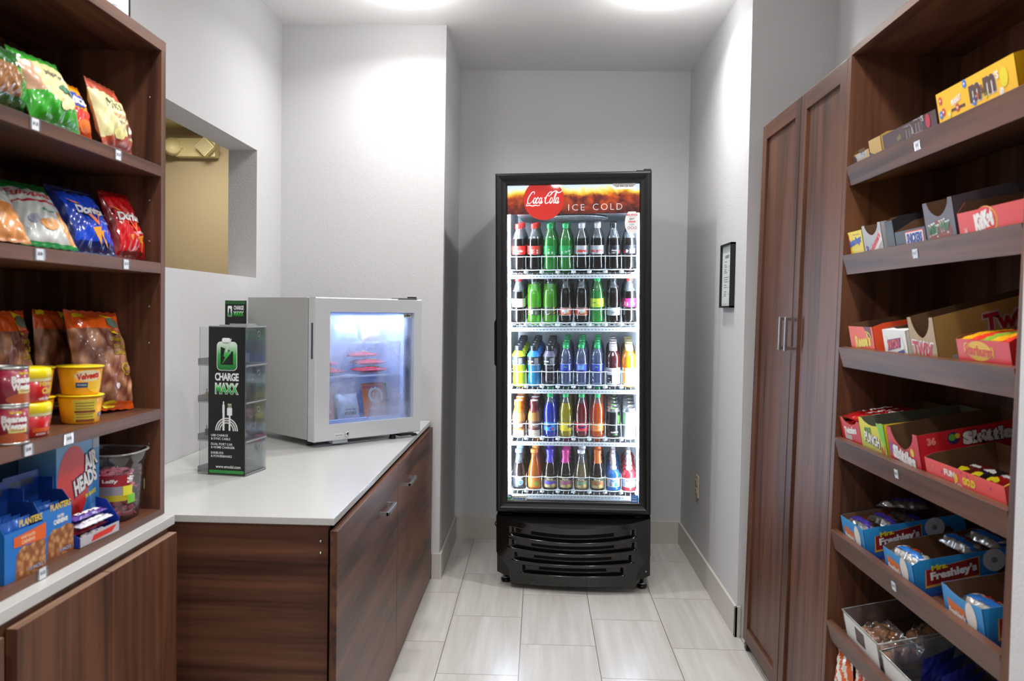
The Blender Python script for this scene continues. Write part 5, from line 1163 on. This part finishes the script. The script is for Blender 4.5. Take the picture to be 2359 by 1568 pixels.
# open tray with bars
trb = C('1440b0', .45)
te2 = empty('candy_tray', M=TR(-.937, 1.742, Z4+.0006, 1.52), label='open blue candy tray with purple wrapped bars in front of the tall blue carton', cat='candy box')
b = MB(); t = .0012; b.prism([(0, 0), (.055, 0), (.055, .050), (0, .020)], 0, t, trb, axes=(1, 2, 0)); b.prism([(0, 0), (.055, 0), (.055, .075), (.03, .070), (0, .030)], .150, .150+t, trb, axes=(1, 2, 0)); b.box((0, 0, 0), (.15, t, .022), C('b8b4b8', .5)); b.box((0, .055, 0), (.15, .055+t, .05), trb); b.box((0, 0, 0), (.15, .055, t), kraft)
F = front_face(b); F.poly([(.04, .004), (.12, .006), (.14, .018), (.05, .016)], ahr, 1); b.build('tray', te2)
for k in range(4):
    mb, F = bag(.125, .028, .006, foil(('4a2a8a', 'b82a3a', 'd8d4e0', '5a3a9a')[k], .25), 18, 8, seed=70+k); F.rect(-.04, .008, .04, .02, W_, 1, 6)
    for q in range(len(mb.v)): vx, vy, vz = mb.v[q]; mb.v[q] = (vx, vz, -vy)
    o = mb.build('candy_bar', fix=False); o.matrix_world = te2.matrix_world @ TR(.074, .004+.012*(k % 2), .0095+.0145*k, 0, 0, .05); props(o, ('purple', 'red', 'white', 'violet')[k]+' wrapped candy bar in the open blue candy tray', 'candy bar', 'candy bars in the blue tray')
# clear candy tub
tube_e = empty('candy_jar', M=TR(-1.012, 2.008, Z4+.0006, 1.57), label='clear plastic tub of pink taffy at the right end of the bottom shelf', cat='candy jar')
b = MB()
def sq(r, z, a):
    c_, s_ = cos(a), sin(a); k = (abs(c_)**3.2+abs(s_)**3.2)**(-1/3.2); return (r*k, z)
jar = clear('clear_tub', 'f0f2f4', .15, .05, 'd8dce4', .08)
b.lathe([(.050, 0), (.060, .004), (.0655, .030), (.070, .120), (.0715, .132), (.0745, .134), (.077, .158)], jar, 36, mod=sq, cap=False); b.lathe([(.0775, .157), (.082, .158), (.082, .161), (.077, .161)], acryl_edge, 36, mod=sq, cap=False); b.build('tub', tube_e, fix=False)
b = MB(); F = Face(b, lambda u, v, l: ((.0705+EPS*l)*sin(u/.070)*(abs(sin(u/.070))**3.2+abs(cos(u/.070))**3.2)**(-1/3.2), -(.0705+EPS*l)*cos(u/.070)*(abs(sin(u/.070))**3.2+abs(cos(u/.070))**3.2)**(-1/3.2), v), .006)
F.rect(-.120, .066, -.050, .086, C('8f8a94'), 1, 6); F.rect(-.120, .086, -.040, .112, C('9a1c2a'), 1, 6); F.text('Laffy', -.075, .098, .03, .010, W_, 2, .04); F.rect(-.120, .052, -.02, .066, C('b8a41e'), 1, 8); F.rect(-.050, .064, -.026, .086, C('e0d83a'), 2, 3); F.rect(-.040, .044, -.016, .064, C('7ac02a'), 2, 3); F.text('Taffy', -.030, .100, .016, .022, W_, 2, .04, 0, PI/2); b.build('label_wrap', tube_e, fix=False); b = MB(); F.mb = b
F.rect(.035, .062, .050, .086, C('9ad84a'), 1, 2); F.rect(.037, .064, .048, .084, C('a8b09a'), 2, 2)
b.build('window_sticker', tube_e, fix=False)
random.seed(21)
tf = [C('f07f90', .35), C('ec6c80', .35), C('f59aa6', .35), C('f088ac', .35), C('dc5a6a', .35)]
def taffy(m_):
    b = MB(); b.box((-.014, -.007, -.005), (.014, .007, .005), m_, bev=.003); b.add([(-.014, 0, 0), (-.022, -.006, .003), (-.022, .006, -.003)], [(0, 1, 2)], m_); b.add([(.014, 0, 0), (.022, .006, .003), (.022, -.006, -.003)], [(0, 1, 2)], m_); return b
tp = [taffy(m_).build('taffy_candy') for m_ in tf]; used = [False]*5
nz = 0; WN = ['bottom', 'second', 'third', 'fourth', 'fifth', 'sixth', 'top']
for lay in range(8):
    for k in range(11):
        a = k*2*PI/8+lay*.4; rr = .043 if k < 8 else .016
        if k >= 8: a = (k-8)*2*PI/3+lay
        q = random.randrange(5); o = tp[q] if not used[q] else tp[q].copy()
        if used[q]: COL.objects.link(o)
        used[q] = True
        o.matrix_world = tube_e.matrix_world @ TR(rr*cos(a), rr*sin(a), .012+.0135*lay+random.uniform(-.001, .001), random.uniform(0, 6), random.uniform(-.35, .35), random.uniform(-.35, .35))
        props(o, 'pink wrapped taffy piece in the clear tub on the bottom shelf', 'candy', 'pink taffy pieces in the clear tub')

# ------------------------------------------------------------------ candy on the right shelves
def rbox(k, yfar, w, mb, nm, lb, cat='candy box', depth=.0032, rz=0., grp=None):
    o = mb.build(nm, fix=False); o.matrix_world = on_shelf(k, yfar, depth, .0006, rz); return props(o, lb, cat, grp)
def bars_in(k, yfar, n, w, L_, hz, cols, lb, x0=.0, dz=.012, d0=.004, cat='candy bar', wd=None, rows=1, txt=None, tm=None, grp=None):
    """wrapped bars lying lengthwise into a carton, side by side and stacked"""
    for rI in range(rows):
        for i in range(n):
            bw = (w-.006)/n; mb, F = bag(bw*.93, L_, .0065, foil(cols[(i+rI) % len(cols)], .22), 10, 22, seed=i+rI*7+int(yfar*100), crimp=.04)
            if txt: F.text(txt, 0, L_*.5, L_*.5, bw*.42, tm or W_, 1, .04, 0, PI/2)
            for q in range(len(mb.v)): vx, vy, vz = mb.v[q]; mb.v[q] = (vx, vz, -vy)
            o = mb.build('candy_bar', fix=False); o.matrix_world = on_shelf(k, yfar, d0, hz+dz*rI) @ TR(.003+bw*(i+.5)+x0, .003, .0, 0)
            props(o, '%s, %s %s' % (lb, ('first', 'second', 'third', 'fourth', 'fifth')[i]+' from the left', ('in the lowest layer', 'in the second layer', 'in the third layer')[rI] if rows > 1 else 'in its box'), cat, grp or lb+'s')
# shelf 1
def a_hersh(F): F.poly([(.0, .0), (.03, .0), (.022, .05), (.004, .065)], C('4a4258'), 1); F.text("HERSHEY'S", .062, .052, .07, .016, C('b8c8d2'), 2, .05); F.poly([(.045, .07), (.06, .05), (.08, .05), (.09, .07)], kraft, 1)
rbox(1, 2.497, .115, carton(.115, .20, .078, .062, C('c9a468', .4), kraft, a_hersh), 'candy_box', 'small gold and navy candy box at the far end of the top candy shelf')
def a_h2(F): F.poly([(0, 0), (.03, 0), (.03, .04), (0, .05)], C('4a4258'), 1)
rbox(1, 2.378, .088, carton(.080, .22, .088, .080, C('c8a65c', .4), kraft, a_h2), 'candy_box', 'gold candy box beside the navy one on the top candy shelf')
brn = C('4a3034', .4)
def mm(F, w, h, ch=None, yel=False):
    if yel:
        F.text('m', .165, h*.66, .048, .040, W_, 1, .09); F.text('m', .165, h*.66, .045, .036, C('5a3a34'), 3, .05); F.text('m', .222, h*.68, .048, .040, W_, 1, .09); F.text('m', .222, h*.68, .045, .036, C('5a3a34'), 3, .05); F.text('&', .194, h*.66, .014, .018, C('5a3a34'), 5, .02); F.text("'S", .252, h*.78, .014, .016, W_, 3, .04)
        F.text('PEANUT', .086, h*.70, .044, .013, W_, 2, .05, .1, .15); F.rect(.06, h*.50, .12, h*.56, C('5a3a34'), 1)
        for u, v, c_ in ((.018, .060, 'd84a3a'), (.014, .030, '3a7ad8'), (.026, .034, 'd84a3a'), (.050, .024, 'e8d23a'), (.088, .030, 'c8402a'), (.128, .070, '3a7ad8'), (.158, .026, '3a7ad8'), (.168, .034, 'd8603a'), (.205, .030, 'd8d02a'), (.262, .020, 'e8e2d8')): v += .026; F.ell(u, v, .0080, .0088, C(c_, .4), 2, 16); F.text('m', u, v, .006, .005, W_, 3, .05)
        F.ell(.276, h*.68, .014, .019, C('e8d62a'), 2, 18)
    else:
        F.text('m', .150, h*.52, .044, .034, C('b8b0ae'), 1, .07); F.text('m', .150, h*.52, .041, .030, brn, 3, .03); F.text('m', .204, h*.56, .044, .034, C('b8b0ae'), 1, .07); F.text('m', .204, h*.56, .041, .030, brn, 3, .03); F.text('&', .177, h*.5, .012, .016, C('b8b0ae'), 4, .02); F.text("'S", .232, h*.66, .014, .014, C('b8b0ae'), 3, .03)
        F.text('milk', .096, h*.5, .024, .013, C('8f8a3a'), 1, .04, .1, .1); F.text('chocolate', .098, h*.34, .03, .005, C('c8b8a8'), 1); F.ell(.258, h*.55, .012, .016, C('b8283c'), 2, 14)
        F.ell(.022, h*.25, .006, .005, C('c84a5a'), 1, 10)
rbox(1, 2.284, .31, carton(.300, .20, .078, .076, brn, kraft, lambda F: mm(F, .3, .106), hs=.03, backh=.085), 'candy_box', 'dark brown candy box with silver letters on the top candy shelf')
rbox(1, 1.974, .32, carton(.318, .20, .108, .104, C('f5bd14', .4), C('b8860c', .5), lambda F: mm(F, .318, .104, yel=True), hs=.03), 'candy_box', 'tall bright yellow candy box with coloured dots on the top candy shelf')
# shelf 2
def a_but(F): F.text('Butterfinger', .050, .066, .092, .026, C('2f5ac0'), 2, .05, .1, .12); F.rect(.0, 0, .006, .09, R_, 1); F.rect(.01, .04, .095, .050, C('f3e24a'), 1); F.text('crispy crunchy', .06, .086, .05, .005, C('a08a2a'), 1)
rbox(2, 2.496, .105, carton(.104, .20, .098, .096, C('f2d81c', .4), kraft, a_but), 'candy_box', 'yellow candy box with blue lettering, far end of the second candy shelf')
bars_in(2, 2.496, 3, .104, .15, .092, ('f0d01a', 'f5dc2a'), 'yellow wrapped bar', rows=1)
def a_mus(F): F.text('Musketeers', .072, .050, .098, .018, R_, 2, .05, 0, .55); F.poly([(.014, .010), (.034, .002), (.128, .058), (.118, .084)], C('e6d8da'), 1); F.text('3', .022, .038, .016, .022, C('3a4aa8'), 2, .05); F.ell(.104, .016, .012, .008, C('a8c83a'), 2, 12)
silb = ramp_mat('silver_blue_print', 0, .1, ('a9aeb8', 'b8b6b4'))
rbox(2, 2.388, .19, carton(.128, .23, .104, .074, silb, kraft, a_mus, arch=True), 'candy_box', 'silver candy box with red slanted lettering on the second candy shelf')
blkc = C('2b2a2e', .4)
def a_sn(F): F.rect(.060, .030, .158, .064, R_, 1); F.rect(.063, .033, .155, .061, W_, 2); F.text('SNICKERS', .109, .047, .084, .024, C('2a3f9a'), 3, .06, .15)
def sa_sn(F): pass
def a_tall(F):
    for r_ in range(6):
        for c_ in range(12): F.ell(.03+.008*c_+.004*(r_ % 2), .04+.007*r_, .0022, .0022, C('8a8e96'), 1, 6)
    F.text('amos', .16, .055, .06, .02, C('3a4a9a'), 1, .05, .2)
rbox(2, 2.232, .045, carton(.046, .24, .108, .100, blkc, kraft, None, a_tall), 'candy_box', 'narrow black candy box between the silver and low black boxes')
rbox(2, 2.182, .17, carton(.168, .23, .090, .068, blkc, kraft, a_sn, hs=.05, backh=.11), 'candy_box', 'low black candy box with white and blue name plate on the second shelf')
bars_in(2, 2.182, 4, .168, .15, .046, ('4a2a1c', '3a2218'), 'brown wrapped bar', rows=1)
def a_mw(F): F.ell(.066, .048, .056, .026, C('8a3a1c'), 1, 24); F.text('Milky Way', .066, .056, .104, .034, W_, 2, .11, .12, .1); F.text('Milky Way', .066, .056, .100, .028, C('2f6a3a'), 4, .04, .12, .1)
def sa_mw(F): F.text('Milk', .17, .075, .10, .05, C('b8c0b8'), 1, .07, .1); F.text('Milk', .17, .075, .096, .045, C('1f5a34'), 3, .03, .1); F.text('milk chocolate', .06, .080, .07, .007, C('c8b8b0'), 1)
rbox(2, 2.010, .14, carton(.140, .26, .118, .082, C('5a5058', .4), kraft, a_mw, sa_mw, arch=True, backh=.135), 'candy_box', 'dark candy box with green lettering on the second candy shelf')
def a_kk(F): F.ell(.112, .052, .042, .030, C('f0c84a'), 1, 24); F.ell(.108, .053, .042, .028, C('e2342a'), 2, 24); F.text('KitKat', .104, .055, .074, .036, W_, 3, .10, .1, .12); F.text('36', .028, .040, .012, .012, C('e8c8c8'), 1, .05)
rbox(2, 1.858, .24, carton(.258, .16, .100, .078, C('e2342a', .4), kraft, a_kk, hs=.02), 'candy_box', 'bright red candy box with white lettering at the near end of the second shelf')
# shelf 3
def a_re(F): F.text("Reese's", .094, .056, .110, .034, YL, 2, .05, .1, .08); F.poly([(.11, .094), (.158, .094), (.160, .060), (.140, .068)], C('6a2a2a'), 1); F.stroke([(.124, .082), (.146, .076), (.158, .062)], .004, YL, 2, 4); F.rect(.06, .006, .13, .014, K_, 1)
def sa_re(F): F.stroke([(.03, .03), (.05, .044), (.08, .05)], .006, C('3a1a14'), 1, 4)
rbox(3, 2.458, .17, carton(.172, .24, .100, .094, C('f2542a', .4), kraft, a_re, sa_re, hs=.03), 'candy_box', 'orange candy box with yellow lettering, far end of the third candy shelf')
def a_pd(F): F.poly([(.020, .036), (.100, .048), (.106, .072), (.026, .064)], C('3a4a9a'), 1); F.text('PAYDAY', .064, .055, .078, .024, R_, 3, .07, 0, .12); F.poly([(.08, .026), (.118, .034), (.118, .044), (.08, .036)], C('4a5aa8'), 2); F.stroke([(.018, .075), (.03, .06), (.022, .045)], .003, C('d8b07a'), 1, 4); F.stroke([(.108, .08), (.122, .05), (.118, .030)], .003, C('d8b07a'), 1, 4)
b = carton(.138, .20, .092, .088, C('ebe9e4', .4), kraft, a_pd, hs=.02); b.prism([(0, .0), (.138, 0), (.138, .03), (.09, .034), (.05, .018), (0, .03)], .088, .0895, C('ebe9e4', .4), axes=(0, 1, 2))
rbox(3, 2.222, .14, b, 'candy_box', 'white candy box with red and blue lettering on the third candy shelf')
def a_tw(F): F.text('TWIX', .064, .048, .112, .040, W_, 1, .12, .1, -.05); F.text('TWIX', .064, .048, .104, .034, C('c82438'), 3, .05, .1, -.05)
def sa_tw(F): F.text('Twix', .165, .092, .12, .050, C('b8b0a8'), 1, .10, .1, .05); F.text('Twix', .165, .092, .114, .043, C('a01c30'), 3, .04, .1, .05); F.rect(.03, .010, .075, .034, C('a8a098'), 1)
rbox(3, 2.062, .13, carton(.132, .27, .122, .074, C('a8864a', .4), kraft, a_tw, sa_tw, arch=True, backh=.145), 'candy_box', 'gold candy box with red lettering on the third candy shelf')
def a_st(F): F.ell(.088, .056, .048, .020, C('e8b824'), 1, 24); F.text('Starburst', .088, .057, .110, .022, C('d83a1c'), 3, .05, .08, -.04); F.text('Starburst', .088, .057, .116, .026, YL, 2, .10, .08, -.04); F.text('ORIGINAL', .070, .010, .04, .008, W_, 2, .04)
rbox(3, 1.836, .19, carton(.205, .15, .084, .078, C('dc2a2c', .4), kraft, a_st, hs=.015), 'candy_box', 'red candy box with yellow oval lettering at the near end of the third shelf')
bars_in(3, 1.836, 5, .205, .11, .078, ('e8a41c', 'e03a2a', '8aa83a'), 'bright wrapped fruit chew', rows=1)
# shelf 4
def a_tz(F): F.text('Twizzlers', .075, .064, .094, .020, W_, 2, .07, .2, .1); F.rect(.028, .036, .080, .050, C('c9b4b0'), 1)
rbox(4, 2.497, .14, carton(.150, .24, .095, .080, C('d42a28', .4), kraft, a_tz, arch=True, backh=.10), 'candy_box', 'red candy box with white slanted lettering, far end of the fourth shelf')
bars_in(4, 2.497, 3, .150, .18, .080, ('c01c20', 'a8181c'), 'glossy red licorice pack', rows=2, txt='Twizz', tm=W_, dz=.0165)
gl = ramp_mat('sour_print', .0, .1, ('c2a88a', 'c9cf1c', 'e6dc1a'))
def a_sp(F): F.text('SOUR', .058, .082, .048, .018, C('3a7a2a'), 2, .06, .1, .1); F.text('PUNCH', .080, .060, .104, .030, K_, 1, .10, .05, -.08); F.text('PUNCH', .080, .062, .100, .028, W_, 3, .04, .05, -.08); F.rect(.03, .014, .12, .018, C('a89a8a'), 1); F.rect(.03, .022, .11, .026, C('a89a8a'), 1); F.stroke([(.13, .02), (.14, .05), (.15, .03), (.158, .055)], .005, C('e05a2a'), 2, 4); F.poly([(.12, .11), (.168, .112), (.168, .05), (.14, .07)], C('7ac832'), 1)
rbox(4, 2.345, .165, carton(.168, .27, .112, .098, gl, C('6a6a58', .6), a_sp, arch=True, backh=.10), 'candy_box', 'yellow-green sour candy box on the fourth candy shelf')
def skl(F, u, v, w, h, rot=0, l=1): F.text('Skittles', u, v, w*1.04, h*1.2, C('8a1420'), l, .12, .05, rot); F.text('Skittles', u, v, w, h, W_, l+2, .08, .05, rot)
def a_sk(F): skl(F, .086, .050, .124, .034, -.10); F.rect(.040, .004, .13, .010, C('e0a43a'), 1); F.ell(.136, .066, .010, .010, C('e8c83a'), 2, 14); F.ell(.016, .062, .010, .014, C('8a4a9a'), 2, 12)
def sa_sk(F): skl(F, .165, .090, .13, .030, .0); F.text('36', .030, .094, .020, .018, C('e88a80'), 1, .06); F.ell(.080, .094, .014, .014, C('3a2a6a'), 1, 16); F.ell(.077, .096, .008, .008, C('6ab83a'), 2, 12); F.ell(.089, .098, .006, .006, C('e8c83a'), 2, 12)
rbox(4, 2.158, .17, carton(.175, .28, .112, .066, C('cf2230', .4), kraft, a_sk, sa_sk, arch=True, backh=.115), 'candy_box', 'deep red candy box with white lettering and rainbow on the fourth shelf')
def a_pk2(F): F.text('FUN', .115, .052, .048, .014, W_, 2, .06); F.ell(.142, .047, .008, .010, YL, 2, 10); F.text('1 Lb', .150, .034, .030, .008, W_, 2, .05); F.text('GO.D', .196, .048, .052, .016, YL, 2, .07); F.text('SOUR CHEWY', .196, .010, .05, .008, C('c8b8c0'), 2, .04); [F.poly([(u, v), (u+.006, v+.004), (u+.002, v+.009)], C(c_), 2) for u, v, c_ in ((.035, .05, 'e0a43a'), (.075, .045, 'a03a8a'), (.165, .058, '8a3aa0'), (.19, .055, '8a3aa0'), (.225, .058, 'd8a43a'), (.28, .05, '8a3aa0'))]
rbox(4, 1.960, .33, carton(.335, .16, .074, .068, C('ef5550', .4), kraft, a_pk2, hs=.02, backh=.076), 'candy_box', 'long coral red open candy box at the near end of the fourth shelf')
for i, (x, y, c_, t_) in enumerate(((.165, .08, 'a81c1c', 'sour'), (.232, .08, '3a2a24', 'sprinkle'), (.298, .08, 'c89a1c', 'fun'), (.100, .08, '2b2024', 'gummy'), (.040, .080, '6a1c1c', 'big'))):
    mb, F = bag(.06, .09, .010, foil(c_, .22), 16, 16, seed=i+200); F.ell(0, .03, .018, .010, YL, 1, 12); F.ell(0, .058, .020, .008, W_, 1, 14)
    for q in range(len(mb.v)): vx, vy, vz = mb.v[q]; mb.v[q] = (vx, vz-.045, -vy)
    o = mb.build('candy_packet', fix=False); o.matrix_world = on_shelf(4, 1.960, .0015, .030) @ TR(x, y, 0, .015*i, .02, .05); props(o, ('dark red', 'dark brown', 'mustard yellow', 'black', 'maroon')[i]+' candy packet loose in the long coral red box', 'candy packet', 'loose packets in the coral red box')
# shelf 5: boxed snack cakes
mrsb = ramp_mat('snack_blue_print', 0, .09, ('1c2f8a', '2488cc', '2f9ade'))
def freshley(F, u, v, k=1.):
    F.poly([(u-.066*k, v-.030*k), (u+.060*k, v-.020*k), (u+.066*k, v+.026*k), (u-.060*k, v+.012*k)], C('d8a03a'), 1); F.poly([(u-.062*k, v-.024*k), (u+.058*k, v-.016*k), (u+.062*k, v+.024*k), (u-.058*k, v+.012*k)], C('8f1c20'), 2)
    F.text('Mrs.', u-.028*k, v+.016*k, .038*k, .013*k, YL, 3, .05, .1, .1); F.text("Freshley's", u+.002*k, v-.002*k, .108*k, .024*k, W_, 4, .05, .1, .08)
def donut(F, u, v, k): F.ell(u, v, .026*k, .026*k, C('e6e4e0'), 3, 22); F.ell(u, v, .007*k, .007*k, C('9a968e'), 4, 12); F.ell(u+.024*k, v-.020*k, .024*k, .020*k, C('4a2c20'), 2, 20); F.ell(u+.034*k, v-.030*k, .012*k, .009*k, C('e8c85a'), 4, 14)
def a_fr(F): F.poly([(.020, .012), (.092, .012), (.092, .056), (.020, .062)], C('d8702a'), 1); F.text("Freshley's", .056, .036, .070, .018, W_, 2, .06, .1); F.ell(.118, .052, .022, .030, C('e8e4dc'), 2, 18); F.ell(.116, .016, .016, .012, C('e8c85a'), 3, 14); F.ell(.136, .016, .010, .010, C('4a2c20'), 4, 12)
def sa_fr(F): freshley(F, .088, .050); donut(F, .185, .062, 1.)
FB = [(2.458, .168, .086, 'blue snack cake box farthest from the camera on the fifth shelf'), (2.160, .168, .086, 'middle blue snack cake box on the fifth shelf'), (1.845, .168, .086, 'nearest blue snack cake box on the fifth shelf')]
for i, (y, w, h, lb) in enumerate(FB):
    rbox(5, y, w, carton(w, .265, h, .078 if i else .084, mrsb, kraft, a_fr, sa_fr, hs=.02, arch=(i == 2)), 'snack_cake_box', lb, 'snack box', grp='blue snack cake boxes')
def cake(k, yfar, x, y, z, rz, c1, lb, n):
    e_ = empty('snack_cake_pack', M=on_shelf(k, yfar, .0015, z) @ TR(x, y, 0, rz), label=lb, cat='snack cake', group='wrapped snack cakes on the fifth shelf')
    b = MB()
    for q in range(4): b.lathe([(0, 0), (.017, .002), (.021, .012), (.017, .024), (0, .027)], c1, 16, TR(-.045+.03*q, 0, .002))
    b.build('cakes', e_); mb, F = bag(.15, .055, .017, film, 24, 14, seed=n+300); F.rect(-.070, .014, .070, .030, foil('3a2a8a' if n < 5 else '2a74c8', .25), 1, 10); F.text('Freshleys', -.02, .042, .07, .010, R_, 2, .05)
    for q in range(len(mb.v)): vx, vy, vz = mb.v[q]; mb.v[q] = (vx, vz-.028, -vy+.015)
    mb.build('wrapper', e_, fix=False)
choc = C('2c1a16', .4); sugar = C('ddd8cf', .6)
for i in range(3): cake(5, 2.458, .084, .035+.062*i, .056, .05, choc, 'chocolate snack cake pack, %s from the front in the farthest blue box' % ('first', 'second', 'third')[i], i)
cake(5, 2.458, .100, .150, .098, .7, choc, 'chocolate snack cake pack lying on top of the farthest blue box', 3)
cake(5, 2.160, .078, .040, .052, .05, sugar, 'white powdered snack cake pack in the front of the middle blue box', 5)
for i in range(2): cake(5, 2.160, .078, .160+.066*i, .062, .05, sugar, 'white snack cake pack, %s of two at the back of the middle blue box' % ('nearer', 'farther')[i], 6+i)
cake(5, 1.845, .080, .058, .034, .1, sugar, 'white snack cake pack in the nearest blue box', 8)
# shelf 6: clear bins
def bin_(w, d, h, fh):
    b = MB(); t = .0018
    b.box((0, 0, 0), (w, t, fh*.25), acryl); b.box((0, 0, fh*.25), (w*.18, t, fh*.8), acryl); b.box((w*.82, 0, fh*.25), (w, t, fh*.8), acryl); b.box((0, 0, fh*.8), (w, t, fh), acryl); b.box((w*.18, 0, fh*.62), (w*.82, t*.5, fh*.8), acryl)
    for x in (0, w-t): b.prism([(0, 0), (d, 0), (d, h), (0, fh)], x, x+t, acryl, axes=(1, 2, 0))
    b.box((t, d-t, 0), (w-t, d, h), acryl); b.box((t, t, 0), (w-t, d-t, t), acryl)
    b.tube([(0, 0, fh), (w, 0, fh), (w, d, h), (0, d, h)], .0022, acryl_edge, 6, closed=True); b.box((.012, -.0008, .004), (w-.012, -.0001, fh-.005), C('dcdcd8', .5)); F = front_face(b, 0, 0, -.0008); F.poly([(w*.35, fh*.45), (w*.6, fh*.45), (w*.6, fh*.85), (w*.35, fh*.85)], C('4a3a34'), 1); return b
rbox(6, 2.405, .26, bin_(.255, .24, .105, .098), 'clear_bin', 'clear acrylic bin holding bagged buns on the sixth candy shelf', 'bin', rz=0)
rbox(6, 2.142, .50, bin_(.50, .24, .105, .085), 'clear_bin', 'clear acrylic bin holding blue packets at the near end of the sixth shelf', 'bin')
bun = mat('bun_crust', 'c07c46', .45); N, L = nodes(bun); n = N.new('ShaderNodeTexNoise'); n.inputs['Scale'].default_value = 60; r = N.new('ShaderNodeValToRGB'); L.new(n.outputs['Fac'], r.inputs[0]); L.new(r.outputs[0], N['Principled BSDF'].inputs['Base Color']); r.color_ramp.elements[0].color = lin('a85f2e'); r.color_ramp.elements[1].color = lin('d9a06a')
for i, (x, y, z, lb) in enumerate(((.070, .062, .006, 'bagged brown bun at the front of the clear bin on the sixth shelf'), (.13, .172, .006, 'bagged brown bun at the back of the clear bin on the sixth shelf'), (.186, .062, .006, 'bagged brown bun at the near side of the clear bin'))):
    e_ = empty('bagged_bun', M=on_shelf(6, 2.405, .0015, z) @ TR(x, y, 0, .06*i), label=lb, cat='bun', group='bagged buns in the clear bin')
    b = MB()
    for qx, qy in ((-.022, -.02), (.022, -.018), (-.020, .022), (.022, .020)): b.lathe([(0, 0), (.022, .004), (.028, .022), (.024, .042), (.012, .052), (0, .053)], bun, 18, TR(qx, qy, 0))
    b.build('buns', e_); mb, F = bag(.108, .130, .034, film, 26, 26, seed=400+i, wr=2.5)
    for q in range(len(mb.v)): vx, vy, vz = mb.v[q]; mb.v[q] = (vx, (vz-.06)*.75, -vy+.030+.9*max(0, vz-.105))
    mb.build('plastic_bag', e_, fix=False)
for i in range(9):
    mb, F = bag(.11, .105, .006, foil(('3a3f9a', '2a3486', '4a4ab0')[i % 3], .25), 18, 16, seed=500+i); F.rect(-.04, .060, .04, .078, C('8a90d8'), 1, 6); F.text('RICE', 0, .04, .05, .016, C('c8ccf0'), 2, .05)
    o = mb.build('blue_packet', fix=False); o.matrix_world = on_shelf(6, 2.142, .0032, .010) @ TR(.075+.046*i, .085, 0, -PI/2+.45, 0, -.35)
    props(o, 'blue snack packet, %s from the left in the near clear bin' % ('first', 'second', 'third', 'fourth', 'fifth', 'sixth', 'seventh', 'eighth', 'ninth')[i], 'snack packet', 'blue packets in the clear bin')
# shelf 7
for i, (y, c_, lb) in enumerate(((2.44, 'e0662a', 'orange and white snack bag on the lowest visible candy shelf, far one'), (2.30, 'c84a24', 'orange and white snack bag on the lowest visible candy shelf, near one'))):
    mb, F = bag(.12, .22, .022, lambda u, v, c_=c_: foil(c_, .25) if (u*3+v*4) % 1.3 > .45 else foil('ece6de', .3), 26, 34, seed=600+i, wr=2.); F.rect(-.04, .09, .02, .13, C('f0ece6'), 1, 4)
    o = mb.build('snack_bag', fix=False); o.matrix_world = on_shelf(7, y, .028, .002) @ TR(0, .0, 0, 0, 0, -.12); props(o, lb, 'chip bag', 'orange snack bags on the lowest shelf')
bpy.context.view_layer.update()
